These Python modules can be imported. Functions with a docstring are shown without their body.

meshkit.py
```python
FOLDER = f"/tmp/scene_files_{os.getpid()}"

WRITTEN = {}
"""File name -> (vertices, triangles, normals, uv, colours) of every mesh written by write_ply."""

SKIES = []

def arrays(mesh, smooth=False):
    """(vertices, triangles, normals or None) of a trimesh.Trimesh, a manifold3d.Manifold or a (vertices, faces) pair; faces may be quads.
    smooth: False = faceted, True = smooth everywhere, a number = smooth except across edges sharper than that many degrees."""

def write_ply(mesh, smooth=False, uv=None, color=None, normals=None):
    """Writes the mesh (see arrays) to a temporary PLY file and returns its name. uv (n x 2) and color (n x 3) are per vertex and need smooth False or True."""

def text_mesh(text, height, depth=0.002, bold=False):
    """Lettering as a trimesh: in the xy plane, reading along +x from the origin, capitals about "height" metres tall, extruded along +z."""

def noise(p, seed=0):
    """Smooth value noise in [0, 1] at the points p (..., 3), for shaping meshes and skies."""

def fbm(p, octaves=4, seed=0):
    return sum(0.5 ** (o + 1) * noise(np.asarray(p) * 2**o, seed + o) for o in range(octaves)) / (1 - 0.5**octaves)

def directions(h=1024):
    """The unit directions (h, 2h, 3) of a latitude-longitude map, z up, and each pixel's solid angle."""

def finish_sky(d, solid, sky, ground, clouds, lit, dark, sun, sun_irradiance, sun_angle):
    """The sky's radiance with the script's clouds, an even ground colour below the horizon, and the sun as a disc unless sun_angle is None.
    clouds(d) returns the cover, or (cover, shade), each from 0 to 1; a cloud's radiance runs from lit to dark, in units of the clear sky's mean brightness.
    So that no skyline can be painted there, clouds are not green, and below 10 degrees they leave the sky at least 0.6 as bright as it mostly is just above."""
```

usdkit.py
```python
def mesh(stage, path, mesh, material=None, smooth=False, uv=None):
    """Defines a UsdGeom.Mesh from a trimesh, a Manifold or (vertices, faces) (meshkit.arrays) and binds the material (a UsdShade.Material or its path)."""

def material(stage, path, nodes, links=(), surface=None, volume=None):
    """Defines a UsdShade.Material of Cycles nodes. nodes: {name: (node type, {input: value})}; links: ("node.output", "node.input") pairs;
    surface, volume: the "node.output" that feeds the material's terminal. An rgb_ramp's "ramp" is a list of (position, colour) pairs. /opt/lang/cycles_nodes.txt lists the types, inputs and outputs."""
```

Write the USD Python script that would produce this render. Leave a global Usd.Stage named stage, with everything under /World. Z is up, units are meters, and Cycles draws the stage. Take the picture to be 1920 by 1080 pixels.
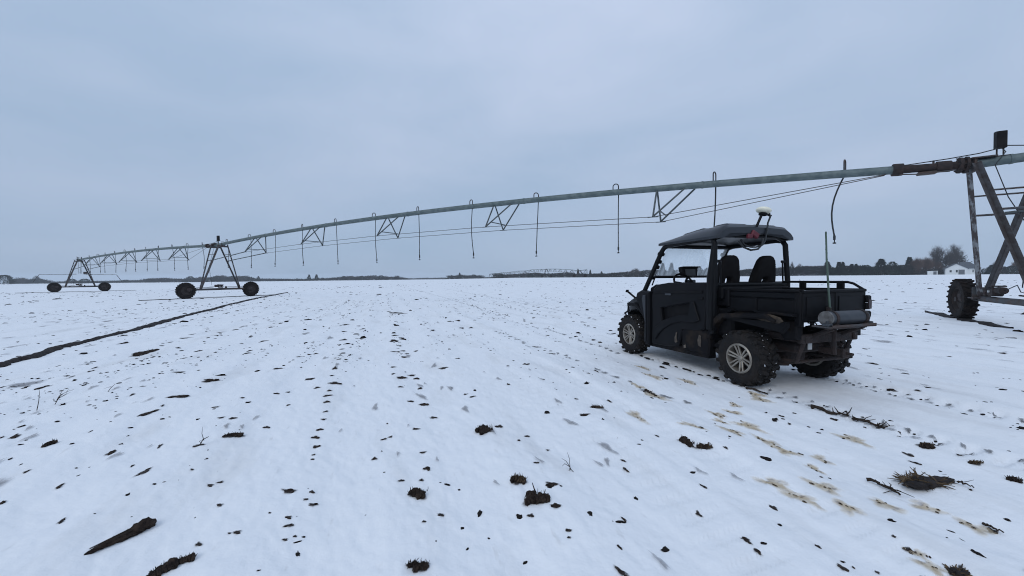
import math
import numpy as np
import trimesh
import usdkit
import meshkit
from pxr import Usd, UsdGeom, UsdLux, UsdShade, Gf, Sdf, Vt

stage = Usd.Stage.CreateInMemory()
UsdGeom.SetStageUpAxis(stage, UsdGeom.Tokens.z)
UsdGeom.SetStageMetersPerUnit(stage, 1.0)
world = UsdGeom.Xform.Define(stage, '/World')
stage.SetDefaultPrim(world.GetPrim())
UsdGeom.Scope.Define(stage, '/World/Looks')

# ---------------------------------------------------------------- camera, sky, sun, exposure
EYE, FPX = 1.25, 734.0                       # eye height; focal length in pixels of a 1920 wide picture
EXPOSURE = 0.06
PITCH, ROLL = math.radians(-1.366), math.radians(0.487)
_f = np.array([0, math.cos(PITCH), math.sin(PITCH)])
_r0 = np.array([1.0, 0, 0]); _u0 = np.cross(_r0, _f)
_r = math.cos(ROLL) * _r0 - math.sin(ROLL) * _u0
_u = math.sin(ROLL) * _r0 + math.cos(ROLL) * _u0
cam = UsdGeom.Camera.Define(stage, '/World/camera')
cam.CreateHorizontalApertureAttr(36.0)
cam.CreateVerticalApertureAttr(20.25)
cam.CreateFocalLengthAttr(36.0 * FPX / 1920.0)
cam.CreateClippingRangeAttr(Gf.Vec2f(0.05, 6000))
cam.CreateExposureAttr(EXPOSURE)
cam.AddTransformOp().Set(Gf.Matrix4d(*_r, 0, *_u, 0, *(-_f), 0, 0, 0, EYE, 1))

SUN_EL, SUN_AZ = math.radians(38), math.radians(-150)     # hidden behind the overcast
dome = UsdLux.DomeLight.Define(stage, '/World/sky')
SKY_MAT = usdkit.material(stage, '/World/Looks/overcast_sky', {
    'tc': ('texture_coordinate', {}),
    'sky': ('sky_texture', {'sky_type': 'single_scattering', 'sun_disc': False, 'sun_elevation': SUN_EL, 'sun_rotation': SUN_AZ}),
    'map': ('mapping', {'mapping_type': 'point', 'scale': (1.0, 1.0, 2.6), 'location': (3.1, 0.4, 0.0)}),
    'n': ('noise_texture', {'scale': 1.7, 'detail': 4.0, 'roughness': 0.5, 'distortion': 0.3}),
    'nr': ('map_range', {'from_min': 0.32, 'from_max': 0.68, 'to_min': 0.0, 'to_max': 1.0, 'clamp': True}),
    'sep': ('separate_xyz', {}),
    'h': ('map_range', {'from_min': 0.0, 'from_max': 0.6, 'to_min': 0.0, 'to_max': 1.0, 'clamp': True}),
    'low': ('mix_color', {'a': (3.1, 4.22, 5.8), 'b': (3.95, 4.85, 6.4)}),
    'high': ('mix_color', {'a': (4.15, 5.35, 7.2), 'b': (5.6, 6.5, 8.35)}),
    'c': ('mix_color', {}),
    'm': ('mix_color', {'fac': 0.96}),
    'bg': ('background_shader', {'strength': 0.1}),
}, [('tc.generated', 'map.vector'), ('map.vector', 'n.vector'), ('n.fac', 'nr.value'), ('nr.result', 'low.fac'), ('nr.result', 'high.fac'),
    ('tc.generated', 'sep.vector'), ('sep.z', 'h.value'), ('h.result', 'c.fac'), ('low.result', 'c.a'), ('high.result', 'c.b'),
    ('sky.color', 'm.a'), ('c.result', 'm.b'), ('m.result', 'bg.color')], surface='bg.background')
UsdShade.MaterialBindingAPI.Apply(dome.GetPrim()).Bind(SKY_MAT)
dome.GetPrim().SetCustomDataByKey('kind', 'structure')
dome.GetPrim().SetCustomDataByKey('label', 'even blue grey overcast winter sky above the field')
dome.GetPrim().SetCustomDataByKey('category', 'sky')
sun = UsdLux.DistantLight.Define(stage, '/World/sun')
sun.CreateNormalizeAttr(True) if hasattr(sun, 'CreateNormalizeAttr') else None
sun.GetPrim().CreateAttribute('inputs:normalize', Sdf.ValueTypeNames.Bool).Set(True)
sun.CreateIntensityAttr(0.2)
sun.CreateAngleAttr(35.0)
sun.CreateColorAttr(Gf.Vec3f(1.0, 0.97, 0.93))
_sd = np.array([math.cos(SUN_EL) * math.sin(SUN_AZ), math.cos(SUN_EL) * math.cos(SUN_AZ), math.sin(SUN_EL)])   # towards the sun
_m = Gf.Matrix4d(1)
_zx = np.cross([0, 0, 1], _sd); _zx /= np.linalg.norm(_zx); _zy = np.cross(_sd, _zx)
sun.AddTransformOp().Set(Gf.Matrix4d(*_zx, 0, *_zy, 0, *_sd, 0, 0, 0, 50, 1))

# ---------------------------------------------------------------- helpers
USED = {}


def numbered(parent, name):
    k = USED.get((parent, name), 0)
    USED[(parent, name)] = k + 1
    return f'{parent}/{name}' if k == 0 else f'{parent}/{name}_{k:03d}'


def tag(prim, label=None, cat=None, group=None, kind=None):
    for k, v in (('label', label), ('category', cat), ('group', group), ('kind', kind)):
        if v:
            prim.SetCustomDataByKey(k, v)
    return prim


def path_of(parent):
    return '/World' if parent is None else str(parent.GetPath())


def xform(name, loc=(0, 0, 0), rz=0.0, scale=1.0, parent=None, **kw):
    x = UsdGeom.Xform.Define(stage, numbered(path_of(parent), name))
    x.AddTranslateOp().Set(Gf.Vec3d(*map(float, loc)))
    x.AddRotateZOp().Set(float(rz))
    s = (scale,) * 3 if np.ndim(scale) == 0 else scale
    x.AddScaleOp().Set(Gf.Vec3f(*map(float, s)))
    tag(x.GetPrim(), **kw)
    return x.GetPrim()


def dup(src, loc, rz=0.0, scale=1.0, **kw):
    base = src.GetName()
    while base[-4:-3] == '_' and base[-3:].isdigit():
        base = base[:-4]
    p = xform(base, loc, rz, scale, **kw)
    p.GetReferences().AddInternalReference(src.GetPath())
    p.SetInstanceable(True)
    return p


class MB:
    """collects triangles for one mesh"""
    def __init__(self):
        self.v, self.f, self.n = [], [], 0

    def add(self, v, f):
        v = np.asarray(v, float); f = np.asarray(f, int)
        if f.shape[1] == 4:
            f = np.vstack([f[:, [0, 1, 2]], f[:, [0, 2, 3]]])
        self.v.append(v); self.f.append(f + self.n); self.n += len(v)
        return self

    def mesh(self, m):
        return self.add(m.vertices, m.faces)

    def box(self, c, size, rot=None, bev=0.0):
        s = np.asarray(size, float) / 2
        if bev > 0:
            b = min(bev, s.min() * 0.45)
            pts = []
            for sx in (-1, 1):
                for sy in (-1, 1):
                    for sz in (-1, 1):
                        q = np.array([sx, sy, sz])
                        for k in range(3):
                            d = s - b; d[k] = s[k]
                            pts.append(q * d)
            h = trimesh.convex.convex_hull(np.array(pts))
            v, f = h.vertices, h.faces
        else:
            v = np.array([[x, y, z] for x in (-1, 1) for y in (-1, 1) for z in (-1, 1)], float) * s
            f = np.array([[0, 1, 3, 2], [4, 6, 7, 5], [0, 4, 5, 1], [2, 3, 7, 6], [0, 2, 6, 4], [1, 5, 7, 3]])
        if rot is not None:
            v = v @ np.asarray(rot).T
        return self.add(v + np.asarray(c, float), f)

    def tube(self, pts, r, n=8, cap=True):
        P = np.asarray(pts, float)
        R = np.full(len(P), r, float) if np.ndim(r) == 0 else np.asarray(r, float)
        T = np.gradient(P, axis=0) if len(P) > 2 else np.repeat((P[1] - P[0])[None], 2, 0)
        if len(P) > 2:
            D = np.diff(P, axis=0); D /= np.linalg.norm(D, axis=1)[:, None] + 1e-12
            T[1:-1] = D[:-1] + D[1:]; T[0] = D[0]; T[-1] = D[-1]
        T /= np.linalg.norm(T, axis=1)[:, None] + 1e-12
        a = np.array([0, 0, 1.0]) if abs(T[0][2]) < 0.9 else np.array([1.0, 0, 0])
        x = np.cross(a, T[0]); x /= np.linalg.norm(x)
        rings, ang = [], np.arange(n) * 2 * np.pi / n
        for k in range(len(P)):
            x = x - T[k] * (x @ T[k]); x /= np.linalg.norm(x); y = np.cross(T[k], x)
            rings.append(P[k] + R[k] * (np.cos(ang)[:, None] * x + np.sin(ang)[:, None] * y))
        v = np.vstack(rings); f = []
        i = np.arange(n); j = (i + 1) % n
        for k in range(len(P) - 1):
            f.append(np.stack([k * n + i, k * n + j, (k + 1) * n + j, (k + 1) * n + i], 1))
        self.add(v, np.vstack(f))
        if cap and n > 2:
            for k in (0, len(P) - 1):
                self.add(np.vstack([rings[k], P[k]]), np.stack([j, i, np.full(n, n)] if k == 0 else [i, j, np.full(n, n)], 1))
        return self

    def rev(self, prof, c=(0, 0, 0), axis=(0, 0, 1), n=24, closed=False):
        """revolve (radius, height) points about an axis through c"""
        p = np.asarray(prof, float); A = np.asarray(axis, float); A = A / np.linalg.norm(A)
        x = np.cross(A, [1, 0, 0] if abs(A[0]) < 0.9 else [0, 1, 0]); x /= np.linalg.norm(x); y = np.cross(A, x)
        ang = np.arange(n) * 2 * np.pi / n
        dirs = np.cos(ang)[:, None] * x + np.sin(ang)[:, None] * y
        v = np.vstack([np.asarray(c) + r * dirs + h * A for r, h in p])
        f = []; i = np.arange(n); j = (i + 1) % n; m = len(p)
        for k in range(m if closed else m - 1):
            q = (k + 1) % m
            f.append(np.stack([k * n + i, k * n + j, q * n + j, q * n + i], 1))
        return self.add(v, np.vstack(f))

    def cyl(self, a, b, r, n=16, bev=0.0):
        a, b = np.asarray(a, float), np.asarray(b, float); L = np.linalg.norm(b - a); e = bev
        prof = [(0, 0), (r - e, 0), (r, e), (r, L - e), (r - e, L), (0, L)] if e else [(0, 0), (r, 0), (r, 0), (r, L), (r, L), (0, L)]
        return self.rev(prof, a, b - a, n)

    def prism(self, poly, a, b, bev=0.0, holes=(), axis='x'):
        """poly of (y, z) points extruded along x from a to b (a < b) with chamfered outline"""
        from shapely.geometry import Polygon
        def layer(o):
            P = Polygon(poly, holes)
            return P if o == 0 else P.buffer(-o, join_style=2)
        outs = [(b, bev), (b - bev, 0), (a + bev, 0), (a, bev)] if bev else [(b, 0), (a, 0)]
        def ring(o, c, src):
            c = np.array(c, float)[:, :2]
            if o == 0:
                return c
            area = 0.5 * np.sum(c[:, 0] * np.roll(c[:, 1], -1) - np.roll(c[:, 0], -1) * c[:, 1])
            s = 1 if area > 0 else -1
            e = np.roll(c, -1, 0) - c; e /= np.linalg.norm(e, axis=1)[:, None]
            nrm = np.stack([-e[:, 1], e[:, 0]], 1) * s
            pn = np.roll(nrm, 1, 0)
            m = nrm + pn; m /= np.maximum((m * nrm).sum(1), 0.25)[:, None]
            return c + m * o * src
        rings = [(np.array(poly, float), 1)] + [(np.array(h, float), -1) for h in holes]
        for c, src in rings:
            L = [np.column_stack([np.full(len(c), x), ring(o, c, src)]) for x, o in outs]
            n = len(c); i = np.arange(n); j = (i + 1) % n
            area = 0.5 * np.sum(c[:, 0] * np.roll(c[:, 1], -1) - np.roll(c[:, 0], -1) * c[:, 1])
            flip = (area > 0) ^ (src < 0)
            for k in range(len(L) - 1):
                q = np.stack([i, n + i, n + j, j], 1) if flip else np.stack([i, j, n + j, n + i], 1)
                self.add(np.vstack([L[k], L[k + 1]]), q)
        o = outs[0][1]
        P = Polygon(ring(o, np.array(poly, float), 1), [ring(o, np.array(h, float), -1) for h in holes])
        v2, f2 = trimesh.creation.triangulate_polygon(P, engine='earcut')
        t = v2[f2]; ar = np.cross(t[:, 1] - t[:, 0], t[:, 2] - t[:, 0])
        f2 = np.where((ar < 0)[:, None], f2[:, ::-1], f2)
        self.add(np.column_stack([np.full(len(v2), b), v2]), f2)
        self.add(np.column_stack([np.full(len(v2), a), v2]), f2[:, ::-1])
        return self

    def loft(self, secs, close=True, caps=True):
        n = len(secs[0]); i = np.arange(n); j = (i + 1) % n
        if not close:
            i, j = i[:-1], j[:-1]
        v = np.vstack(secs); f = [np.stack([k * n + i, k * n + j, (k + 1) * n + j, (k + 1) * n + i], 1) for k in range(len(secs) - 1)]
        self.add(v, np.vstack(f))
        if caps:
            for k in (0, -1):
                c = np.asarray(secs[k]); m = c.mean(0)
                self.add(np.vstack([c, m]), np.stack([j, i, np.full(len(i), n)] if k == 0 else [i, j, np.full(len(i), n)], 1))
        return self

    def mirror(self):
        """adds the mirror image in x"""
        v, f = np.vstack(self.v), np.vstack(self.f)
        return self.add(v * [-1, 1, 1], f[:, ::-1])

    def mirrored(self):
        m = MB(); v, f = np.vstack(self.v), np.vstack(self.f)
        return m.add(v * [-1, 1, 1], f[:, ::-1])

    def moved(self, loc=(0, 0, 0), rot=None):
        m = MB(); v = np.vstack(self.v)
        if rot is not None:
            v = v @ np.asarray(rot).T
        return m.add(v + np.asarray(loc, float), np.vstack(self.f))

    def tm(self):
        return trimesh.Trimesh(np.vstack(self.v), np.vstack(self.f), process=False)

    def build(self, name, mat, parent=None, smooth=35, **kw):
        t = self.tm()
        if smooth and smooth is not True:
            t.merge_vertices()
            t.update_faces(t.nondegenerate_faces())
        m = usdkit.mesh(stage, numbered(path_of(parent), name), t, M[mat], smooth=smooth)
        tag(m.GetPrim(), **kw)
        return m.GetPrim()


def rotx(a): c, s = math.cos(a), math.sin(a); return np.array([[1, 0, 0], [0, c, -s], [0, s, c]])
def roty(a): c, s = math.cos(a), math.sin(a); return np.array([[c, 0, s], [0, 1, 0], [-s, 0, c]])
def rotz(a): c, s = math.cos(a), math.sin(a); return np.array([[c, -s, 0], [s, c, 0], [0, 0, 1]])


def frame(d, up=(0, 0, 1)):
    """rotation whose x axis is d"""
    x = np.asarray(d, float); x = x / np.linalg.norm(x)
    y = np.cross(up, x); y /= np.linalg.norm(y)
    return np.stack([x, y, np.cross(x, y)], 1)


# ---------------------------------------------------------------- materials
M = {}


def mat(name, col, rough=0.6, col2=None, scale=6.0, detail=4.0, metal=0.0, bump=0.0, bscale=None, lo=0.4, hi=0.62, spec=0.5, stretch=(1, 1, 1), bdist=0.02, extra=None):
    n = {'p': ('principled_bsdf', {'base_color': col, 'roughness': rough, 'metallic': metal, 'specular_ior_level': spec})}
    l = []
    if col2 is not None or bump:
        n['tc'] = ('texture_coordinate', {}); n['map'] = ('mapping', {'mapping_type': 'point', 'scale': stretch})
        l += [('tc.object', 'map.vector')]
    if col2 is not None:
        n['n'] = ('noise_texture', {'scale': scale, 'detail': detail, 'roughness': 0.6})
        n['r'] = ('rgb_ramp', {'ramp': [(0, col), (lo, col), (hi, col2), (1, col2)]})
        l += [('map.vector', 'n.vector'), ('n.fac', 'r.fac'), ('r.color', 'p.base_color')]
    if bump:
        n['bn'] = ('noise_texture', {'scale': bscale or scale * 4, 'detail': 4.0})
        n['b'] = ('bump', {'strength': bump, 'distance': bdist})
        l += [('map.vector', 'bn.vector'), ('bn.fac', 'b.height'), ('b.normal', 'p.normal')]
    M[name] = usdkit.material(stage, f'/World/Looks/{name}', n, l, surface='p.BSDF')


mat('soil', (0.018, 0.013, 0.011), 0.95, (0.045, 0.032, 0.024), scale=30, bump=0.8, bscale=60, spec=0.15)
mat('wet_soil', (0.012, 0.010, 0.010), 0.8, (0.028, 0.022, 0.020), scale=14, bump=0.7, bscale=40, spec=0.25)
mat('straw', (0.05, 0.034, 0.02), 0.85, (0.12, 0.085, 0.05), scale=25, spec=0.2)
mat('dead_stalk', (0.035, 0.027, 0.022), 0.9, spec=0.15)
mat('strut_steel', (0.055, 0.068, 0.074), 0.6, (0.08, 0.092, 0.096), scale=4, metal=0.2)
mat('galvanised', (0.080, 0.112, 0.118), 0.6, (0.125, 0.16, 0.162), scale=5, metal=0.25, bump=0.15, bscale=30)
mat('weathered_steel', (0.055, 0.060, 0.066), 0.65, (0.055, 0.036, 0.030), scale=4, metal=0.2, bump=0.2, bscale=25, lo=0.45, hi=0.6)
mat('streaked_steel', (0.055, 0.045, 0.045), 0.6, (0.22, 0.235, 0.25), scale=3, metal=0.2, stretch=(5, 5, 0.8), lo=0.45, hi=0.6, bump=0.2)
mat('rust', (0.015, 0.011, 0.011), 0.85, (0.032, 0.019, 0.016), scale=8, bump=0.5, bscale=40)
mat('rust_light', (0.058, 0.058, 0.062), 0.75, (0.036, 0.029, 0.028), scale=7, bump=0.4, bscale=40)
mat('box_black', (0.0070, 0.0070, 0.0084), 0.6, (0.0112, 0.0105, 0.0112), scale=5, spec=0.10)
mat('tyre_rubber', (0.0075, 0.0075, 0.0083), 0.85, (0.0165, 0.0135, 0.0120), scale=9, bump=0.3, bscale=50, spec=0.25)
mat('tower_tyre', (0.0066, 0.0055, 0.0055), 0.9, (0.0165, 0.0110, 0.0088), scale=6, bump=0.4, bscale=40, spec=0.2)
mat('hose_black', (0.0128, 0.0160, 0.0192), 0.55)
mat('plastic_black', (0.0034, 0.0037, 0.0050), 0.5, (0.0067, 0.0065, 0.0073), scale=5, bump=0.06, bscale=120, bdist=0.004, spec=0.10)
mat('plastic_grey', (0.0040, 0.0046, 0.0062), 0.45, (0.0065, 0.0067, 0.0081), scale=4, bump=0.06, bscale=140, bdist=0.004, spec=0.10)
mat('roof_plastic', (0.0082, 0.0109, 0.0156), 0.36, (0.0129, 0.0156, 0.0211), scale=3, bump=0.05, bscale=120, bdist=0.004)
mat('muddy_plastic', (0.0054, 0.0054, 0.0068), 0.6, (0.0204, 0.0150, 0.0116), scale=4.5, detail=6, lo=0.50, hi=0.66, bump=0.2, bscale=60, bdist=0.006, spec=0.10)
mat('mud', (0.018, 0.014, 0.011), 0.9, (0.060, 0.042, 0.026), scale=12, bump=0.6, bscale=50)
mat('mud_pale', (0.055, 0.045, 0.036), 0.9, (0.11, 0.095, 0.078), scale=16, bump=0.4, bscale=50)
mat('cage_paint', (0.0070, 0.0077, 0.0091), 0.4, spec=0.10)
mat('seat_vinyl', (0.0062, 0.0056, 0.0062), 0.7, (0.0084, 0.0078, 0.0084), scale=14, bump=0.15, bscale=90, bdist=0.004, spec=0.10)
mat('alloy', (0.30, 0.28, 0.245), 0.45, (0.15, 0.13, 0.11), scale=9, metal=0.55, lo=0.42, hi=0.7)
mat('tube_steel', (0.035, 0.041, 0.050), 0.5, (0.05, 0.056, 0.064), scale=5, metal=0.35)
mat('cap_grey', (0.13, 0.13, 0.13), 0.7, (0.075, 0.072, 0.07), scale=16)
mat('receiver_white', (0.78, 0.76, 0.62), 0.45)
mat('clamp_red', (0.10, 0.010, 0.020), 0.6)
mat('whip_green', (0.06, 0.095, 0.075), 0.5)
mat('screen', (0.02, 0.022, 0.025), 0.25)
mat('reflector', (0.45, 0.46, 0.46), 0.5)
mat('tail_lens', (0.014, 0.006, 0.007), 0.3)
mat('snow_lump', (0.80, 0.82, 0.86), 0.7)
mat('rim_rust', (0.0132, 0.0096, 0.0084), 0.8, (0.0270, 0.0168, 0.0132), scale=8)
mat('bark', (0.045, 0.040, 0.037), 0.9, (0.07, 0.062, 0.055), scale=3)
mat('twig', (0.052, 0.044, 0.042), 0.9)
mat('twig_russet', (0.105, 0.062, 0.045), 0.9, (0.07, 0.046, 0.038), scale=0.6)
mat('needles', (0.012, 0.020, 0.015), 0.9, (0.026, 0.036, 0.026), scale=0.8, spec=0.2)
mat('hedge_twig', (0.022, 0.024, 0.024), 0.9, (0.040, 0.038, 0.036), scale=0.5, spec=0.2)
mat('house_white', (0.62, 0.65, 0.66), 0.7)
mat('roof_shingle', (0.060, 0.070, 0.085), 0.85, (0.085, 0.095, 0.11), scale=3)
mat('garage_door', (0.10, 0.11, 0.125), 0.6)
mat('window_dark', (0.03, 0.035, 0.04), 0.15)

# snow that thins out along the old crop rows
ROW = math.radians(18.13)
M['snow'] = usdkit.material(stage, '/World/Looks/snow', {
    'geo': ('geometry', {}),
    'rot': ('mapping', {'mapping_type': 'point', 'rotation': (0, 0, -ROW), 'scale': (1, 1, 1)}),
    'st': ('mapping', {'mapping_type': 'point', 'scale': (2.2, 0.55, 1.0)}),
    'n1': ('noise_texture', {'scale': 1.0, 'detail': 5.0, 'roughness': 0.6}),
    'r1': ('map_range', {'from_min': 0.53, 'from_max': 0.72, 'to_min': 0.0, 'to_max': 0.5, 'clamp': True}),
    'n2': ('noise_texture', {'scale': 7.0, 'detail': 4.0, 'roughness': 0.65}),
    'r2': ('map_range', {'from_min': 0.62, 'from_max': 0.74, 'to_min': 0.0, 'to_max': 0.5, 'clamp': True}),
    'mul': ('math', {'math_type': 'multiply'}),
    'add': ('math', {'math_type': 'maximum'}),
    'half': ('math', {'math_type': 'multiply', 'value2': 0.5}),
    'col': ('mix_color', {'a': (0.80, 0.825, 0.85), 'b': (0.40, 0.385, 0.37)}),
    'bn': ('noise_texture', {'scale': 26.0, 'detail': 5.0, 'roughness': 0.6}),
    'b': ('bump', {'strength': 0.4, 'distance': 0.012}),
    'p': ('principled_bsdf', {'roughness': 0.75, 'specular_ior_level': 0.25}),
}, [('geo.position', 'rot.vector'), ('rot.vector', 'st.vector'), ('st.vector', 'n1.vector'), ('st.vector', 'n2.vector'), ('n1.fac', 'r1.value'), ('n2.fac', 'r2.value'),
    ('r2.result', 'mul.value1'), ('n1.fac', 'mul.value2'), ('r1.result', 'half.value1'), ('mul.value', 'add.value1'), ('half.value', 'add.value2'), ('add.value', 'col.fac'), ('col.result', 'p.base_color'),
    ('geo.position', 'bn.vector'), ('bn.fac', 'b.height'), ('b.normal', 'p.normal')], surface='p.BSDF')

# muddy slush with ragged see-through edges
M['slush'] = usdkit.material(stage, '/World/Looks/slush', {
    'geo': ('geometry', {}),
    'n': ('noise_texture', {'scale': 22.0, 'detail': 5.0, 'roughness': 0.65}),
    'a': ('attribute', {'attribute': 'edge'}),
    'mu': ('math', {'math_type': 'multiply'}),
    'th': ('map_range', {'from_min': 0.14, 'from_max': 0.5, 'to_min': 0.0, 'to_max': 0.8, 'clamp': True}),
    'n2': ('noise_texture', {'scale': 40.0, 'detail': 3.0}),
    'r': ('rgb_ramp', {'ramp': [(0, (0.09, 0.065, 0.045)), (0.36, (0.20, 0.15, 0.10)), (0.47, (0.50, 0.40, 0.26)), (1, (0.66, 0.57, 0.42))]}),
    'p': ('principled_bsdf', {'roughness': 0.6}),
    't': ('transparent_bsdf', {}), 'mix': ('mix_closure', {}),
}, [('geo.position', 'n.vector'), ('geo.position', 'n2.vector'), ('n.fac', 'mu.value1'), ('a.fac', 'mu.value2'), ('mu.value', 'th.value'), ('n2.fac', 'r.fac'), ('r.color', 'p.base_color'),
    ('th.result', 'mix.fac'), ('t.BSDF', 'mix.closure1'), ('p.BSDF', 'mix.closure2')], surface='mix.closure')

def smear(name, dark, light, amount, sc):
    M[name] = usdkit.material(stage, f'/World/Looks/{name}', {
        'geo': ('geometry', {}),
        'n': ('noise_texture', {'scale': sc, 'detail': 5.0, 'roughness': 0.7}),
        'a': ('attribute', {'attribute': 'edge'}),
        'mu': ('math', {'math_type': 'multiply'}),
        'th': ('map_range', {'from_min': 0.16, 'from_max': 0.34, 'to_min': 0.0, 'to_max': amount, 'clamp': True}),
        'r': ('rgb_ramp', {'ramp': [(0, dark), (0.45, dark), (0.6, light), (1, light)]}),
        'p': ('principled_bsdf', {'roughness': 0.9, 'specular_ior_level': 0.15}),
        't': ('transparent_bsdf', {}), 'mix': ('mix_closure', {}),
    }, [('geo.position', 'n.vector'), ('n.fac', 'mu.value1'), ('a.fac', 'mu.value2'), ('mu.value', 'th.value'), ('n.fac', 'r.fac'), ('r.color', 'p.base_color'),
        ('th.result', 'mix.fac'), ('t.BSDF', 'mix.closure1'), ('p.BSDF', 'mix.closure2')], surface='mix.closure')


smear('soil_smear', (0.016, 0.013, 0.012), (0.05, 0.042, 0.038), 0.96, 34.0)
smear('thin_snow', (0.12, 0.115, 0.12), (0.26, 0.26, 0.27), 0.55, 24.0)
smear('tread_print', (0.07, 0.07, 0.075), (0.22, 0.22, 0.23), 0.75, 30.0)
M['crumb'] = usdkit.material(stage, '/World/Looks/crumb', {
    'geo': ('geometry', {}),
    'r': ('rgb_ramp', {'ramp': [(0, (0.013, 0.011, 0.010)), (0.25, (0.035, 0.030, 0.028)), (0.5, (0.15, 0.145, 0.15)), (1, (0.38, 0.39, 0.41))]}),
    'p': ('principled_bsdf', {'roughness': 0.9, 'specular_ior_level': 0.15}),
}, [('geo.random_per_island', 'r.fac'), ('r.color', 'p.base_color')], surface='p.BSDF')

# scratched clear plastic windscreen
M['windscreen'] = usdkit.material(stage, '/World/Looks/windscreen', {
    'tc': ('texture_coordinate', {}),
    'map': ('mapping', {'mapping_type': 'point', 'scale': (9, 1, 1)}),
    'n': ('noise_texture', {'scale': 2.2, 'detail': 4.0}),
    'r': ('map_range', {'from_min': 0.35, 'from_max': 0.7, 'to_min': 0.05, 'to_max': 0.17, 'clamp': True}),
    't': ('transparent_bsdf', {'color': (0.95, 0.97, 0.98)}),
    'd': ('translucent_bsdf', {'color': (0.85, 0.86, 0.86)}),
    'g': ('glossy_bsdf', {'roughness': 0.05, 'color': (1, 1, 1)}),
    'fr': ('value', {'value': 0.05}),
    'm1': ('mix_closure', {}), 'm2': ('mix_closure', {}),
}, [('tc.object', 'map.vector'), ('map.vector', 'n.vector'), ('n.fac', 'r.value'), ('r.result', 'm1.fac'), ('t.BSDF', 'm1.closure1'), ('d.BSDF', 'm1.closure2'),
    ('fr.value', 'm2.fac'), ('m1.closure', 'm2.closure1'), ('g.BSDF', 'm2.closure2')], surface='m2.closure')

M['haze'] = usdkit.material(stage, '/World/Looks/haze', {'v': ('principled_volume', {'color': (0.86, 0.93, 1.0), 'density': 0.0004, 'anisotropy': 0.0})}, [], volume='v.volume')

# ---------------------------------------------------------------- ground
CR = np.array([3.257, 4.692])                 # vehicle: middle of the rear axle
HEAD = np.array([-math.sin(ROW), math.cos(ROW)]); SIDE = np.array([math.cos(ROW), math.sin(ROW)])
VU, VV = CR @ SIDE, CR @ HEAD


def smooth01(x):
    x = np.clip(x, 0, 1)
    return x * x * (3 - 2 * x)


def swell(x, y):
    """the broad lie of the land"""
    r = np.hypot(x, y); th = np.degrees(np.arctan2(x, y))
    A = np.interp(th, [-180, -70, -45, -25, 0, 25, 50, 70, 180], [0.3, 0.2, 0.25, 0.8, 1.55, 1.4, 1.32, 1.3, 0.3])
    return A * smooth01((r - 12) / 130.0)


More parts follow.
